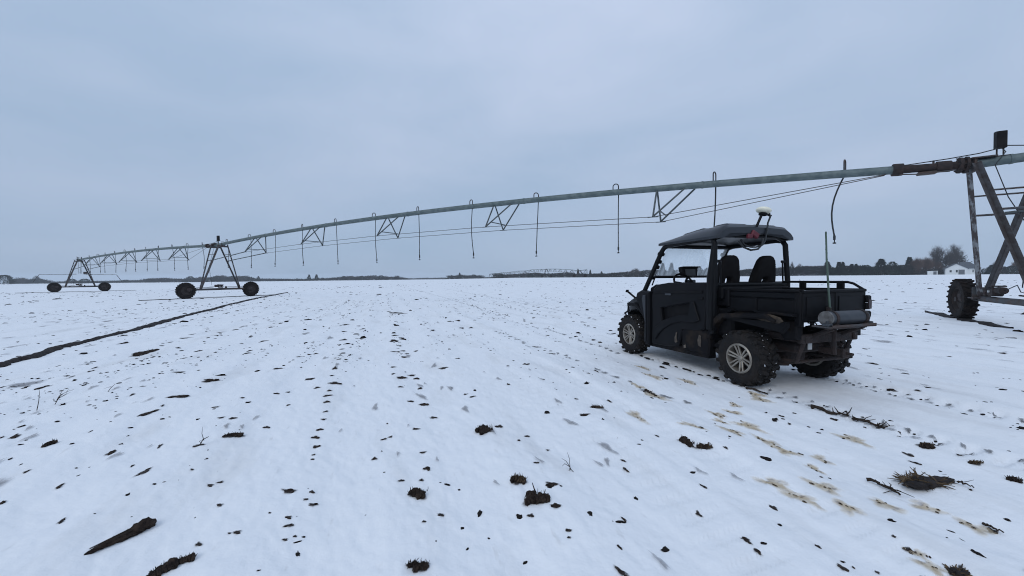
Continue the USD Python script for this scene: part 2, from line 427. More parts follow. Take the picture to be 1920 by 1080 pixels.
def fine(x, y):
    """ridges, wheel marks and lumps under the snow near by"""
    r = np.hypot(x, y)
    u, v = x * SIDE[0] + y * SIDE[1], x * HEAD[0] + y * HEAD[1]
    z0 = np.zeros_like(u)
    k = smooth01((60 - r) / 45.0)
    h = 0.011 * np.sin(2 * np.pi * (u + 0.1 * np.sin(v * 0.3)) / 0.76)
    h = h + 0.050 * (meshkit.fbm(np.stack([u * 1.3, v * 0.45, z0], -1), 3, 3) - 0.5)
    h = h + 0.030 * (meshkit.fbm(np.stack([u * 5.5, v * 2.6, z0], -1), 3, 5) - 0.5)
    h = h + 0.012 * (meshkit.fbm(np.stack([u * 21, v * 14, z0], -1), 2, 9) - 0.5)
    # the vehicle's wheel tracks and an older pass beside them
    for du, dep, w in ((-0.62, 0.030, 0.14), (0.62, 0.030, 0.14), (-3.0, 0.010, 0.16), (-2.35, 0.012, 0.10)):
        g = np.exp(-(((u - VU - du) / w) ** 4))
        lug = np.where(np.abs(np.mod(v, 0.17) - 0.085) < 0.035, 1.0, 0.35)
        behind = np.where(v < VV + 2.2, 1.0, 0.45)
        h = h * (1 - 0.6 * g) - g * dep * lug * behind * (0.7 + 0.6 * meshkit.noise(np.stack([v * 1.1, u * 2, z0], -1), 4))
    flat = np.exp(-(((u - VU) / 0.9) ** 4 + ((v - VV - 1.0) / 1.9) ** 4))
    return h * k * (1 - 0.5 * flat)


def ground(x, y):
    x, y = np.asarray(x, float), np.asarray(y, float)
    return swell(x, y) + fine(x, y)


def at(px, py):
    """where a line of sight meets the field"""
    d = _f + _r * (px - 960) / FPX - _u * (py - 540) / FPX
    lo, hi = 0.5, 400.0
    t = EYE / -d[2] if d[2] < -1e-6 else hi
    for _ in range(12):
        p = d * t
        gz = float(swell(p[0], p[1]))
        if d[2] >= -1e-6:
            break
        t = min((EYE - gz) / -d[2], hi) * 0.6 + t * 0.4
    p = d * t
    return p[0], p[1]


def make_ground():
    a1 = np.radians(np.arange(-66, 66.01, 0.17)); a2 = np.radians(np.arange(70, 291, 5.0))
    ang = np.concatenate([a1, a2])
    r = [0.35]
    while r[-1] < 1250:
        q = r[-1]
        r.append(q * (1.05 if q < 1.3 else 1.0105 if q < 30 else 1.02 if q < 110 else 1.07))
    r = np.array(r)
    rr, aa = np.meshgrid(r, ang, indexing='ij')
    x, y = rr * np.sin(aa), rr * np.cos(aa)
    z = swell(x, y)
    near = r < 62
    z[near] += fine(x[near], y[near])
    n = len(ang); m = len(r)
    i = np.arange(n); j = (i + 1) % n
    f = np.concatenate([np.stack([k * n + i, (k + 1) * n + i, (k + 1) * n + j, k * n + j], 1) for k in range(m - 1)])
    v = np.stack([x, y, z], -1).reshape(-1, 3)
    v = np.vstack([v, [0, 0, z[0].mean()]])
    mb = MB(); mb.add(v, f[:, ::-1])
    c = np.stack([j, i, np.full(n, n * m)], 1)
    mb.f.append(c[:, ::-1])
    t = mb.tm()
    if t.face_normals[: 50].mean(0)[2] < 0:
        t.invert()
    g = usdkit.mesh(stage, numbered('/World', 'snow_field'), t, M['snow'], smooth=True)
    tag(g.GetPrim(), 'flat farm field under thin blue white snow with faint crop rows', 'field', kind='structure')


make_ground()


def drape(pts, w, lift, seed, wob=0.35, mat_name='wet_soil', name='wheel_rut', rim=0.02, n_across=5, **kw):
    """a ragged strip lying on the field along pts, w metres wide"""
    P = np.asarray(pts, float); d = np.r_[0, np.cumsum(np.linalg.norm(np.diff(P, axis=0), axis=1))]
    L = d[-1]; step = max(0.05, w * 0.35); s = np.linspace(0, L, max(int(L / step), 4))
    if len(s) > 900:
        s = np.linspace(0, 1, 900) ** 1.5 * L
    Q = np.stack([np.interp(s, d, P[:, k]) for k in (0, 1)], 1)
    T = np.gradient(Q, axis=0); T /= np.linalg.norm(T, axis=1)[:, None]; N = np.stack([T[:, 1], -T[:, 0]], 1)
    z0 = np.zeros_like(s)
    rag = lambda k, sc: meshkit.fbm(np.stack([s * sc, z0 + k * 7.3 + seed, z0], -1), 4, seed + k) - 0.5
    c = rag(1, 0.35) * w * 0.7 + rag(4, 2.5) * w * 0.4
    wl = w * 0.5 * (1 + 2 * wob * rag(2, 3.0) + 2 * wob * rag(5, 12.0)); wr = w * 0.5 * (1 + 2 * wob * rag(3, 3.0) + 2 * wob * rag(6, 12.0))
    taper = np.minimum(1, np.minimum(s, L - s) / (w * 2)); rows = []
    for q in np.linspace(-1, 1, n_across):
        off = c + np.where(q < 0, wl * q, wr * q) * taper
        X = Q + N * off[:, None]
        hh = (1 - q * q) * rim * (0.6 + 1.6 * (rag(9, 9.0) + 0.5)) + lift - (0.03 if abs(q) == 1 else 0)
        rows.append(np.column_stack([X, ground(X[:, 0], X[:, 1]) + hh]))
    V = np.stack(rows, 1); m, n = V.shape[:2]
    f = [[a * n + b, a * n + b + 1, (a + 1) * n + b + 1, (a + 1) * n + b] for a in range(m - 1) for b in range(n - 1)]
    mb = MB(); mb.add(V.reshape(-1, 3), np.array(f)[:, ::-1])
    t = mb.tm()
    if t.face_normals[:, 2].mean() < 0:
        mb = MB(); mb.add(V.reshape(-1, 3), np.array(f))
    return mb.build(name, mat_name, smooth=True, **kw)

# ---------------------------------------------------------------- irrigation machines
SPAN = 38.9
TRUSS_AT = (0.186, 0.354, 0.521, 0.687, 0.852)


def tower_wheel(parent, c, axis, R=0.57, W=0.29, lugs=22):
    w = xform('wheel', (0, 0, 0), parent=parent)
    ax = np.asarray(axis, float)
    t = MB()
    prof = [(R * .56, -W * .40), (R * .70, -W * .48), (R * .88, -W * .47), (R * .945, -W * .36), (R * .96, 0), (R * .945, W * .36), (R * .88, W * .47), (R * .70, W * .48), (R * .56, W * .40)]
    t.rev(prof, c, ax, 32)
    x = np.cross(ax, [0, 0, 1.0]); x /= np.linalg.norm(x)
    for k in range(lugs):
        for s in (-1, 1):
            a = 2 * np.pi * (k + 0.5 * (s > 0)) / lugs
            rad = math.cos(a) * x + math.sin(a) * np.array([0, 0, 1.0]); tan = np.cross(ax, rad)
            B = np.stack([ax, tan, rad], 1)
            t.box(np.asarray(c) + rad * R * .965 + ax * s * W * .27, (W * .56, R * .085, R * .085), B @ rotz(s * 0.55), 0.008)
    t.build('tyre', 'tower_tyre', w, smooth=30)
    r = MB()
    r.rev([(0, -.05), (R * .18, -.05), (R * .2, -.03), (R * .5, -.05), (R * .57, -W * .40), (R * .6, -W * .42), (R * .6, W * .42), (R * .57, W * .40), (R * .5, .03), (0, .03)], c, ax, 24)
    for k in range(6):
        a = k * np.pi / 3
        rad = math.cos(a) * x + math.sin(a) * np.array([0, 0, 1.0])
        for s in (-.055, .035):
            r.cyl(np.asarray(c) + rad * R * .13 + ax * s, np.asarray(c) + rad * R * .13 + ax * (s + .02), .015, 6)
    r.build('rim', 'rim_rust', w)
    return w


def angle_iron(mb, a, b, w=0.13, t=0.014, inward=(0, 0, 0)):
    a, b = np.asarray(a, float), np.asarray(b, float)
    F3 = frame(b - a, up=np.asarray(inward) + np.array([0.01, 0.02, 0.3])); L = np.linalg.norm(b - a); c = (a + b) / 2
    mb.box(c + F3 @ [0, w / 2, 0], (L, w, t), F3)
    mb.box(c + F3 @ [0, 0, w / 2 + t / 2 + .001], (L, t, w), F3)
    return mb


def irrigation(P0, d, n_spans, label, detail=True, lead=16.0, e0=2.65, group=None):
    d = np.array([d[0], d[1], 0.0]); d /= np.linalg.norm(d); n = np.array([-d[1], d[0], 0.0])
    if n[1] < 0:
        n = -n
    P0 = np.array([P0[0], P0[1], 0.0])
    root = xform('centre_pivot_irrigator', P0, label=label, cat='irrigator', group=group)
    rng = np.random.default_rng(4)
    gl = lambda t, lat=0.0: float(swell(*(P0 + d * t + n * lat)[:2]))
    L = lambda t, lat, z: d * t + n * lat + np.array([0, 0, z])
    tops = [EYE + e0 + (0.0 if k == 0 else 0.06 * k / 2 if detail else gl(k * SPAN)) for k in range(n_spans + 1)]

    def pipe_z(k, tau):
        z0 = tops[k] if k >= 0 else tops[0]
        z1 = tops[k + 1]
        return z0 + (z1 - z0) * tau + (0.53 if detail and k <= 0 else 0.27) * 4 * tau * (1 - tau)

    st = lambda k: k * SPAN if (k < 2 or not detail) else SPAN + 35.95 * (k - 1)
    sl = lambda k: 35.95 if (k == 1 and detail) else SPAN
    nside = 14 if detail else 6
    for k in range(-1, n_spans):
        tau0 = 1.35 / SPAN
        taus = np.linspace(tau0 if k >= 0 else 1 - lead / SPAN, 1.0, 30)
        b = MB(); b.tube([L(st(k) + q * sl(k), 0, pipe_z(k, q)) for q in taus], 0.105, nside)
        if detail:
            for q in np.arange(0.15, 1, 0.1667):
                if q > taus[0]:
                    c0, c1 = L(st(k) + q * sl(k), 0, pipe_z(k, q)), L(st(k) + q * sl(k) + .05, 0, pipe_z(k, q + .05 / SPAN))
                    b.cyl(c0, c1, .118, 14)
        b.build('span_pipe', 'galvanised', root, smooth=50)
        if detail and k >= 0:      # flexible joint between tower and span
            j = MB(); zz = lambda s: pipe_z(k, s / SPAN)
            seg = lambda a, c, r: j.cyl(L(st(k) + a, 0, zz(a)), L(st(k) + c, 0, zz(c)), r, 16, 0.006)
            seg(1.42, 1.22, .155); seg(1.22, .38, .098); seg(.62, .36, .135); seg(.36, .22, .10); seg(.24, .18, .19); seg(.20, .06, .14); seg(.13, .08, .2)
            for a in np.linspace(0, 2 * np.pi, 8, endpoint=False):
                off = n * math.cos(a) * .165 + np.array([0, 0, math.sin(a) * .165])
                j.cyl(L(st(k) + .27, 0, zz(.27)) + off, L(st(k) + .05, 0, zz(.05)) + off, .014, 6)
            j.build('flexible_joint', 'rust', root)
            h = MB()
            h.box(L(st(k) + .78, 0, zz(.78) - .135), (.34, .16, .07), frame(d), .01)
            h.tube([L(st(k) + 1.3, -.1, zz(1.3) - .14), L(st(k) + .9, -.1, zz(.9) - .17), L(st(k) + .3, -.1, zz(.3) - .12)], .016, 6)
            h.cyl(L(st(k) + .66, 0, zz(.66) + .09), L(st(k) + .66, 0, zz(.66) + .17), .022, 8)
            h.build('joint_bracket', 'weathered_steel', root)
        # truss braces with their feet
        feet = {-1: [], 1: []}
        for q in TRUSS_AT:
            if k < 0 and q < 0.8:
                continue
            t = st(k) + q * sl(k); zp = pipe_z(k, q)
            tr = xform('truss_brace', (0, 0, 0), parent=root)
            for s in (-1, 1):
                foot = L(t, s * .67, zp - 1.02)
                feet[s].append(foot)
                back = .85 if s < 0 else 1.15
                for a in (L(t, s * .07, zp - .09), L(t - back, s * .07, pipe_z(k, q - back / SPAN) - .09)):
                    MB().tube([a, foot], .030 if detail else .05, 6 if detail else 4).build('strut', 'strut_steel', tr, smooth=50)
                if detail:
                    MB().box(foot - [0, 0, .015], (.34, .09, .02), frame(d), .004).build('foot_plate', 'strut_steel', tr)
            MB().tube([L(t - .18, -.52, zp - .83), L(t - .18, .52, zp - .83)], .022 if detail else .04, 5).build('strut', 'strut_steel', tr, smooth=50)
        for s in (-1, 1):
            F_ = feet[s]
            if k >= 0:
                start = L(st(k) + 1.55, s * .06, pipe_z(k, 1.55 / SPAN) - .11)
                rod = MB(); rod.tube([start] + [q - [0, 0, .01] for q in F_], .011 if detail else .02, 5); rod.build('truss_rod', 'weathered_steel', root, smooth=50)
            te = st(k + 1)
            zb = tops[k + 1] - 1.15
            MB().tube([F_[-1], L(te - .75, s * .55, zb)], .03 if detail else .05, 6).build('truss_rod', 'strut_steel', root, smooth=50)
        if detail and k < 0:
            for s in (-1, 1):
                MB().tube([L(-1.2, s * .3, tops[0] - .32), L(-5.7, s * .67, tops[0] - .5)], .018, 6).build('truss_rod', 'strut_steel', root, smooth=50)
    for k in range(n_spans + 1):
        t0 = st(k); zt = tops[k]; tw = xform('drive_tower', (0, 0, 0), parent=root)
        tb = t0 - .62
        g = [gl(tb, s * 2.1) for s in (-1, 1)]
        bm = lambda lat: L(tb, lat, .62 + np.interp(lat, [-2.1, 2.1], g))
        b = MB(); b.tube([bm(-1.95), bm(1.95)], .075, 12)
        b.build('base_beam', 'weathered_steel', tw, smooth=50)
        for s in (-1, 1):
            for ta in (t0 + .02, t0 - 1.2):
                foot = bm(s * 1.22) + d * (.07 if ta > tb else -.07) + [0, 0, .03]
                lg = angle_iron(MB(), foot, L(ta, s * .24, zt - .02), .095 if detail else .16, inward=(0, 0, 0))
                lg.build('leg', 'streaked_steel' if (detail and k == 0 and s > 0 and ta > tb) else ('rust_light' if detail and k == 0 else 'weathered_steel'), tw, smooth=30)
            fr = (zt - 1.15 - .65) / (zt - .65)
            pa, pb = [bm(s * 1.22) * (1 - fr) + L(ta, s * .24, zt - .02) * fr for ta in (t0 + .02, t0 - 1.2)]
            MB().tube([pa, pb], .028, 6).build('cross_bar', 'weathered_steel', tw, smooth=50)
            if detail:
                fr2 = fr * 1.22
                pa, pb = [bm(s * 1.22) * (1 - fr2) + L(ta, s * .24, zt - .02) * fr2 for ta in (t0 + .02, t0 - 1.2)]
                MB().tube([pa, pb], .022, 6).build('cross_bar', 'weathered_steel', tw, smooth=50)
                pl = MB(); pl.box(bm(s * 1.22) + [0, 0, .13], (.34, .02, .34), frame(d), .01); pl.box(bm(s * 1.22) + [0, 0, .02], (.4, .3, .03), frame(d), .006)
                pl.build('gusset_plate', 'weathered_steel', tw)
                gb = MB(); gb.box(bm(s * 1.95) + d * .02, (.3, .3, .26), frame(d), .05); gb.cyl(bm(s * 2.1) - [0, 0, .06], bm(s * 2.1) - [0, 0, .06] + d * .2, .07, 10)
                gb.build('wheel_gearbox', 'rust', tw)
                sh = MB(); sh.tube([bm(s * .45) + [0, 0, .15], bm(s * 1.85) + [0, 0, .12]], .02, 6); sh.build('drive_shaft', 'rust', tw)
            tower_wheel(tw, L(tb + .05, s * 2.1, g[(s + 1) // 2] + (.56 if detail else .56)), d, lugs=22 if detail else 10)
        # saddle carrying the pipe
        for ta in (t0 - .02, t0 - 1.2):
            sd = MB()
            sd.box(L(ta, 0, zt - .13), (.05, .56, .12), frame(d), .01); sd.box(L(ta, 0, zt + .02), (.06, .26, .26), frame(d), .02)
            if ta < t0 - 1:
                sd.build('saddle', 'weathered_steel', tw)
        sd = MB()
        sd.box(L(t0 - .02, 0, zt - .13), (.05, .56, .12), frame(d), .01); sd.box(L(t0 - .02, 0, zt + .02), (.06, .26, .26), frame(d), .02)
        sd.box(L(t0 - .15, 0, zt + .13), (.42, .34, .03), frame(d), .006)
        sd.build('saddle', 'weathered_steel', tw)
        if detail:
            mo = MB(); c = bm(.55 if k == 0 else 0)
            mo.box(c + [0, 0, .2], (.2, .30, .22), frame(d), .03); mo.cyl(c + [0, 0, .24] - n * .12, c + [0, 0, .24] - n * .38, .085, 14, .01); mo.box(c + [0, 0, .34], (.26, .34, .03), frame(d), .01)
            mo.box(c + n * .35 + [0, 0, .14], (.14, .12, .12), frame(d), .02)
            mo.build('drive_motor', 'rust', tw)
            bo = MB()
            for q in (-.09, .07):
                bo.cyl(c + [0, 0, .21] - d * .10 + n * q, c + [0, 0, .21] - d * .135 + n * q, .028, 10, .004)
            bo.cyl(c + [0, 0, .21] + d * .10, c + [0, 0, .21] + d * .13, .03, 10, .004)
            bo.build('motor_flange', 'reflector', tw)
            if k < 2:
                cb = MB(); c = L(t0 - .45, 0, zt + .51); hh = .20
                F3 = frame(d); sec = []
                for yy, sc in ((-.085, .92), (.075, 1.0), (.085, .96)):
                    sec.append(np.array([c + F3 @ np.array([yy, a * .075 * sc, z]) for a, z in ((-1, -hh), (1, -hh), (1, hh * .80), (.85, hh * .96), (-.85, hh), (-1, hh * .85))]))
                cb.loft(sec); cb.build('control_box', 'box_black', tw, smooth=20)
                po = MB()
                for q in (-.05, .055):
                    po.tube([L(t0 - .45 + q, 0, zt + .08), L(t0 - .45 + q, 0, zt + .34)], .016, 6)
                po.box(L(t0 - .45, 0, zt + .12), (.3, .1, .04), frame(d)); po.build('box_post', 'rust', tw)
            ca = MB()
            ca.tube([L(t0 - .40, -.03, zt + .34), L(t0 - .40, -.07, zt + .30), L(t0 - .1, -.05, zt + .24), L(t0 + .4, -.03, zt + .20), L(t0 + 1.3, 0, zt + .16), L(t0 + 2.2, 0, zt + .2)], .013, 6)
            ca.tube([L(t0 - .42, -.05, zt + .34), L(t0 - .5, -.1, zt + .2), L(t0 - .3, -.2, zt - .1), L(t0 - .42, -.45, zt - .9), L(tb, -.7, zt - 1.6), L(tb, -.55, .95)], .010, 5)
            ca.tube([L(t0 - .52, -.02, zt + .36), L(t0 - .95, -.04, zt + .28), L(t0 - 1.5, 0, zt + .16), L(t0 - 4, 0, zt + .22)], .012, 6)
            ca.tube([L(tb, .2, .85), L(tb - .1, -.1, 1.0), L(tb, -.5, .85), L(tb, -1.0, .8)], .010, 5)
            ca.build('cable', 'hose_black', tw, smooth=50)
            if k == 2:
                bb = MB()
                for s in (-1, 1):
                    bb.tube([L(tb, s * .3, 2.25), L(tb, s * 3.2, 2.2), L(tb, s * 3.7, 1.3)], .03, 6)
                    bb.tube([L(tb, s * .1, zt - .1), L(tb, s * .1, 2.3)], .015, 5)
                bb.box(L(tb - .2, .4, 2.4), (.3, .3, .25), frame(d), .02)
                bb.tube([L(t0, 0, zt + .1), L(t0, 0, zt + .35), L(t0 + 1.0, .1, zt + .42)], .05, 6)
                bb.build('boom_pipe', 'weathered_steel', tw, smooth=50)
    if detail:
        for k in range(n_spans):
            for i in range(12):
                q = .0613 + .0815 * i
                t = st(k) + q * sl(k); zp = pipe_z(k, q); zb = 2.38 + (gl(t) if k else 0) + rng.normal(0, .03)
                ang = rng.normal(0, .35) if not (k == 0 and i in (0, 1)) else 1.25
                dd = -d * math.cos(ang) + n * math.sin(ang); w = .19
                h = xform('drop_hose', (0, 0, 0), parent=root)
                c = L(t, 0, zp); up = np.array([0, 0, 1.0])
                ht = .30 if (k == 0 and i < 2) else .2
                neck = [c + up * .09, c + up * ht] + [c + up * ht + dd * (w / 2) * (1 - math.cos(a)) + up * .09 * math.sin(a) for a in np.linspace(.4, np.pi, 7)] + [c + dd * w + up * .02]
                MB().tube(neck, .019, 7).build('gooseneck', 'weathered_steel', h, smooth=60)
                top = c + dd * w + up * .03; bot = np.array([*(top[:2]), zb]) + np.array([*rng.normal(0, .05, 2), 0])
                s = np.linspace(0, 1, 9)[:, None]
                bow = (d * rng.normal(0, .03) + n * rng.normal(0, .03)) if not (k == 0 and i == 0) else d * .16
                if k == 0 and i == 0:
                    bot = bot + d * .16
                line = top * (1 - s) + bot * s + bow * np.sin(s * np.pi) * (1.0 + .0 * s)
                MB().tube(line, .021 if k == 0 and i < 2 else .017, 7).build('hose', 'hose_black', h, smooth=60)
                sp = MB(); e = line[-1]
                sp.cyl(e - up * .10, e + up * .02, .030, 8, .005); sp.cyl(e - up * .17, e - up * .10, .012, 6); sp.cyl(e - up * .21, e - up * .17, .040, 8, .006)
                sp.build('sprinkler', 'hose_black', h)
    return root


PIV0, PIVD = np.array([11.1, 9.49]), np.array([-0.8575, 0.5145])
irrigation(PIV0, PIVD, 2, 'long galvanised irrigation pipe on wheeled towers spanning the field behind the utility vehicle')
irrigation((24.0, 140.0), (-0.218, 0.976), 5, 'tiny distant irrigation machine far across the field in front of the low hedge', detail=False, lead=7.0)

# bare soil pressed out by the tower wheels, and the long straight furrow on the left
PN = np.array([0.5145, 0.8575])
for k, (a, b) in enumerate(((-.2, 4.9), (-4.6, 4.2), (-5, 5))):
    c = PIV0 + PIVD * ((0, SPAN, SPAN + 35.95)[k] - .57)
    lab = ('short dark wheel rut under the tower beside the right edge', 'thin dark wheel rut under the first tower left of centre', 'faint wheel rut under the farthest tower on the left')[k]
    drape([c + PN * q for q in np.linspace(a, b, 12)], (.36, .30, .22)[k], .012, 21 + k, label=lab, cat='rut')
FURROW_PX = [(-60, 705), (0, 686), (45, 675), (110, 653), (170, 640), (215, 628), (300, 606), (340, 595), (400, 580), (435, 570), (480, 560), (540, 548.5)]
drape([at(*q) for q in FURROW_PX], .21, .012, 5, wob=.6, rim=.03, label='long dark soil furrow running away across the left of the field', cat='furrow', name='furrow')

# ---------------------------------------------------------------- utility vehicle (x to its right, y forward from the rear axle)
WB = 2.12
utv = xform('utility_vehicle', (CR[0], CR[1], float(swell(*CR)) - 0.012), math.degrees(ROW), label='black two seat utility vehicle with open cargo bed parked on the snow', cat='utility vehicle')


def rbox(c, size, r, rot=None, seg=2):
    s = np.asarray(size, float) / 2 - r
    ico = trimesh.creation.icosphere(subdivisions=seg, radius=r).vertices
    pts = np.concatenate([ico + s * np.array([a, b, c_]) for a in (-1, 1) for b in (-1, 1) for c_ in (-1, 1)])
    h = trimesh.convex.convex_hull(pts)
    v = h.vertices
    if rot is not None:
        v = v @ np.asarray(rot).T
    return v + np.asarray(c, float), h.faces


def utv_wheel(c, side, W, rng):
    R = .325
    w = xform('wheel', (0, 0, 0), parent=utv)
    ax = np.array([side, 0, 0.0]); c = np.array(c, float)
    t = MB()
    prof = [(.165, -W * .42), (.185, -W * .46), (.235, -W * .52), (.275, -W * .50), (.296, -W * .42), (.302, -W * .2), (.303, 0), (.302, W * .2), (.296, W * .42), (.275, W * .50), (.235, W * .52), (.185, W * .46), (.165, W * .42)]
    t.rev(prof, c, ax, 40)
    t.build('tyre', 'tyre_rubber', w, smooth=40)
    lg = MB(); n = 17
    for k in range(n):
        for s in (-1, 1):
            a = 2 * np.pi * (k + .5 * (s > 0)) / n
            rad = np.array([0, math.cos(a), math.sin(a)]); tan = np.cross(ax, rad); B = np.stack([ax, tan, rad], 1)
            lg.box(c + rad * .306 + ax * s * W * .25, (W * .40, .042, .030), B @ rotz(s * .45), .006)
            lg.box(c + rad * .293 + ax * s * W * .455 + tan * s * .014, (.036, .045, .046), B @ roty(s * .6), .006)
            a2 = a + np.pi / n
            rad2 = np.array([0, math.cos(a2), math.sin(a2)]); tan2 = np.cross(ax, rad2); B2 = np.stack([ax, tan2, rad2], 1)
            lg.box(c + rad2 * .306 + ax * s * W * .10, (W * .18, .034, .030), B2 @ rotz(-s * .5), .005)
    lg.build('tread_lugs', 'tyre_rubber', w, smooth=25, kind='stuff')
    r = MB()
    o = W * .5
    r.rev([(.150, -o * .9), (.172, -o * .92), (.172, o * .90), (.160, o * .98), (.150, o * .95), (.143, o * .75), (.143, -o * .7)], c, ax, 40, closed=True)
    r.rev([(0, o * .80), (.018, o * .80), (.030, o * .78), (.040, o * .66), (.042, o * .5), (0, o * .5)], c, ax, 18)
    for k in range(6):
        for s in (-1, 1):
            a0 = 2 * np.pi * k / 6 + .3; ai, ao = a0 + s * .40, a0 + s * .15
            p = c + ax * o * .62 + np.array([0, math.cos(ai), math.sin(ai)]) * .030
            q = c + ax * o * .84 + np.array([0, math.cos(ao), math.sin(ao)]) * .152
            F3 = frame(q - p, up=ax)
            m = (p + q) / 2
            r.box(m, (np.linalg.norm(q - p) + .01, .019, .024), F3, .004)
    r.build('rim', 'alloy', w, smooth=30)
    bk = MB(); bk.rev([(0, -o * .2), (.143, -o * .2)], c, ax, 24); bk.rev([(0, o * .3), (.09, o * .28), (.10, -.1 * o)], c, ax, 20)
    bk.build('brake_disc', 'rust', w)
    sn = MB()
    for _ in range(30):
        a = rng.uniform(0, 2 * np.pi)
        rad = np.array([0, math.cos(a), math.sin(a)]); p = c + rad * rng.uniform(.293, .306) + ax * rng.uniform(-.46, .50) * W
        s = trimesh.creation.icosphere(subdivisions=1, radius=1).vertices * (1 + rng.normal(0, .2, (42, 1)))
        F3 = frame(np.cross(ax, rad) + ax * rng.normal(0, .5), up=rad)
        sn.add((s * np.array([rng.uniform(.007, .020), rng.uniform(.004, .010), .006])) @ F3.T + p, trimesh.creation.icosphere(subdivisions=1).faces)
    sn.build('packed_snow', 'snow_lump', w, kind='stuff')


_rng = np.random.default_rng(8)
for sx in (-1, 1):
    utv_wheel((sx * .58, 0, .325), sx, .26, _rng)
    utv_wheel((sx * .59, WB, .325), sx, .23, _rng)

# running gear
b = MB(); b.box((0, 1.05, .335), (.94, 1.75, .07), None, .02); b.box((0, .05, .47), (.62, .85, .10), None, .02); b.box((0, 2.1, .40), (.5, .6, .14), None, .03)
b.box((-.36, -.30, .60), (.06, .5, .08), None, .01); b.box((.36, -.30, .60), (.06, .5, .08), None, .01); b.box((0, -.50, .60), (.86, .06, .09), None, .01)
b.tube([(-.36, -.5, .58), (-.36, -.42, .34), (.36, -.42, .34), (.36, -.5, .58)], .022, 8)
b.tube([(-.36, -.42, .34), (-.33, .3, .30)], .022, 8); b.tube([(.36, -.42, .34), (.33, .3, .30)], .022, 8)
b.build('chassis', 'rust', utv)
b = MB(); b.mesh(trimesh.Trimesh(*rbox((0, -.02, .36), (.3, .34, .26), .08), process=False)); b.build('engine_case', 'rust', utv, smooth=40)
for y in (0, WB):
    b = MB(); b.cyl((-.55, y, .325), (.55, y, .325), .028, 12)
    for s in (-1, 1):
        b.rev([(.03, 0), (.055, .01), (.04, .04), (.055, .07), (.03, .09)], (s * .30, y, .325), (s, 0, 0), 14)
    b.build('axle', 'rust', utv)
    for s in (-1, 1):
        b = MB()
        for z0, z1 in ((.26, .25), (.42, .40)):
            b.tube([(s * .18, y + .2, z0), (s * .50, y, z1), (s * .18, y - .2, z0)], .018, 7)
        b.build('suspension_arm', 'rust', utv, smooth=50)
        b = MB(); p0, p1 = np.array([s * .45, y - .05, .36]), np.array([s * .30, y - .12, .80])
        b.cyl(p0, p1, .022, 10)
        F3 = frame(p1 - p0); L_ = np.linalg.norm(p1 - p0); th = np.linspace(0, 2 * np.pi * 7, 84)
        b.tube([p0 + F3 @ np.array([.08 * L_ + .75 * L_ * q / th[-1], .042 * math.cos(q), .042 * math.sin(q)]) for q in th], .007, 5)
        b.build('shock_absorber', 'rust_light' if y == 0 else 'plastic_black', utv, smooth=50)
b = MB(); b.cyl((.18, -.12, .52), (.18, -.46, .52), .075, 16, .012); b.cyl((.18, -.46, .52), (.20, -.52, .50), .022, 10); b.build('muffler', 'rust', utv)

# cargo bed
bw, bf, br, zb0, zb1 = .490, .36, -.54, .775, 1.10
b = MB(); b.box((0, (bf + br) / 2, zb0 + .02), (2 * bw - .08, bf - br - .06, .04)); b.box((0, bf - .02, .94), (2 * bw - .02, .035, .32), None, .008); b.build('bed_floor', 'plastic_black', utv)
for s in (-1, 1):
    def side(poly, t0, t1, bev, name, m):
        q = MB(); q.prism(poly, t0, t1, bev)
        (q if s > 0 else q.mirrored()).build(name, m, utv, smooth=30)
    side([(br, .80), (-.06, .80), (-.06, 1.015), (br, 1.015)], bw - .035, bw + .004, .010, 'bed_side', 'plastic_black')
    side([(-.052, .80), (bf, .80), (bf, 1.015), (-.052, 1.015)], bw - .035, bw + .006, .010, 'bed_side', 'plastic_grey')
    side([(br, 1.023), (bf, 1.023), (bf, 1.085), (br, 1.09)], bw - .035, bw + .008, .008, 'bed_side', 'plastic_grey')
    side([(br - .01, 1.092), (bf, 1.088), (bf, 1.118), (br - .01, 1.122)], bw - .055, bw + .014, .008, 'bed_cap', 'plastic_black')
    side([(br - .02, .74), (br + .05, .74), (br + .05, 1.10), (br - .02, 1.10)], bw - .05, bw + .012, .012, 'corner_post', 'plastic_black')
b = MB(); b.box((-.243, br - .012, .945), (.475, .03, .29), None, .012); b.box((-.243, br - .030, .945), (.38, .012, .20), None, .005); b.build('tailgate_panel', 'plastic_black', utv)
b = MB(); b.box((.232, br - .012, .945), (.455, .03, .29), None, .012); b.box((.232, br - .030, .945), (.37, .012, .21), None, .005); b.build('tailgate_panel', 'plastic_grey', utv)
b = MB(); b.box((0, br - .015, 1.103), (.97, .045, .03), None, .008); b.build('tailgate_cap', 'plastic_black', utv)
for s in (1,):
    b = MB()
    for z in (.84, .93, 1.01):
        b.box((s * (bw + .005), br - .03, z), (.075, .055, .075), None, .015)
    b.build('tail_lamp_housing', 'plastic_black', utv)
    b = MB(); b.box((s * (bw + .003), br - .061, .95), (.05, .010, .10), None, .004); b.build('tail_lamp', 'tail_lens', utv)
b = MB(); b.tube([(bw - .03, bf, 1.19), (bw - .03, -.40, 1.192), (bw - .028, -.46, 1.175), (bw - .02, br - .005, 1.115)], .014, 8); b.build('bed_rail', 'cage_paint', utv, smooth=50)
for y in (.10, -.33):
    b = MB(); b.box((bw - .03, y, 1.15), (.04, .075, .07), None, .01); b.build('rail_post', 'plastic_black', utv)

# body panels on both sides
def both(fn):
    for s in (-1, 1):
        q = fn()
        yield (q if s > 0 else q.mirrored())


def panel(poly, x0, x1, bev, name, m, holes=(), smooth=30, **kw):
    for s in (-1, 1):
        q = MB(); q.prism(poly, x0, x1, bev, holes)
        (q if s > 0 else q.mirrored()).build(name, m, utv, smooth=smooth, **kw)


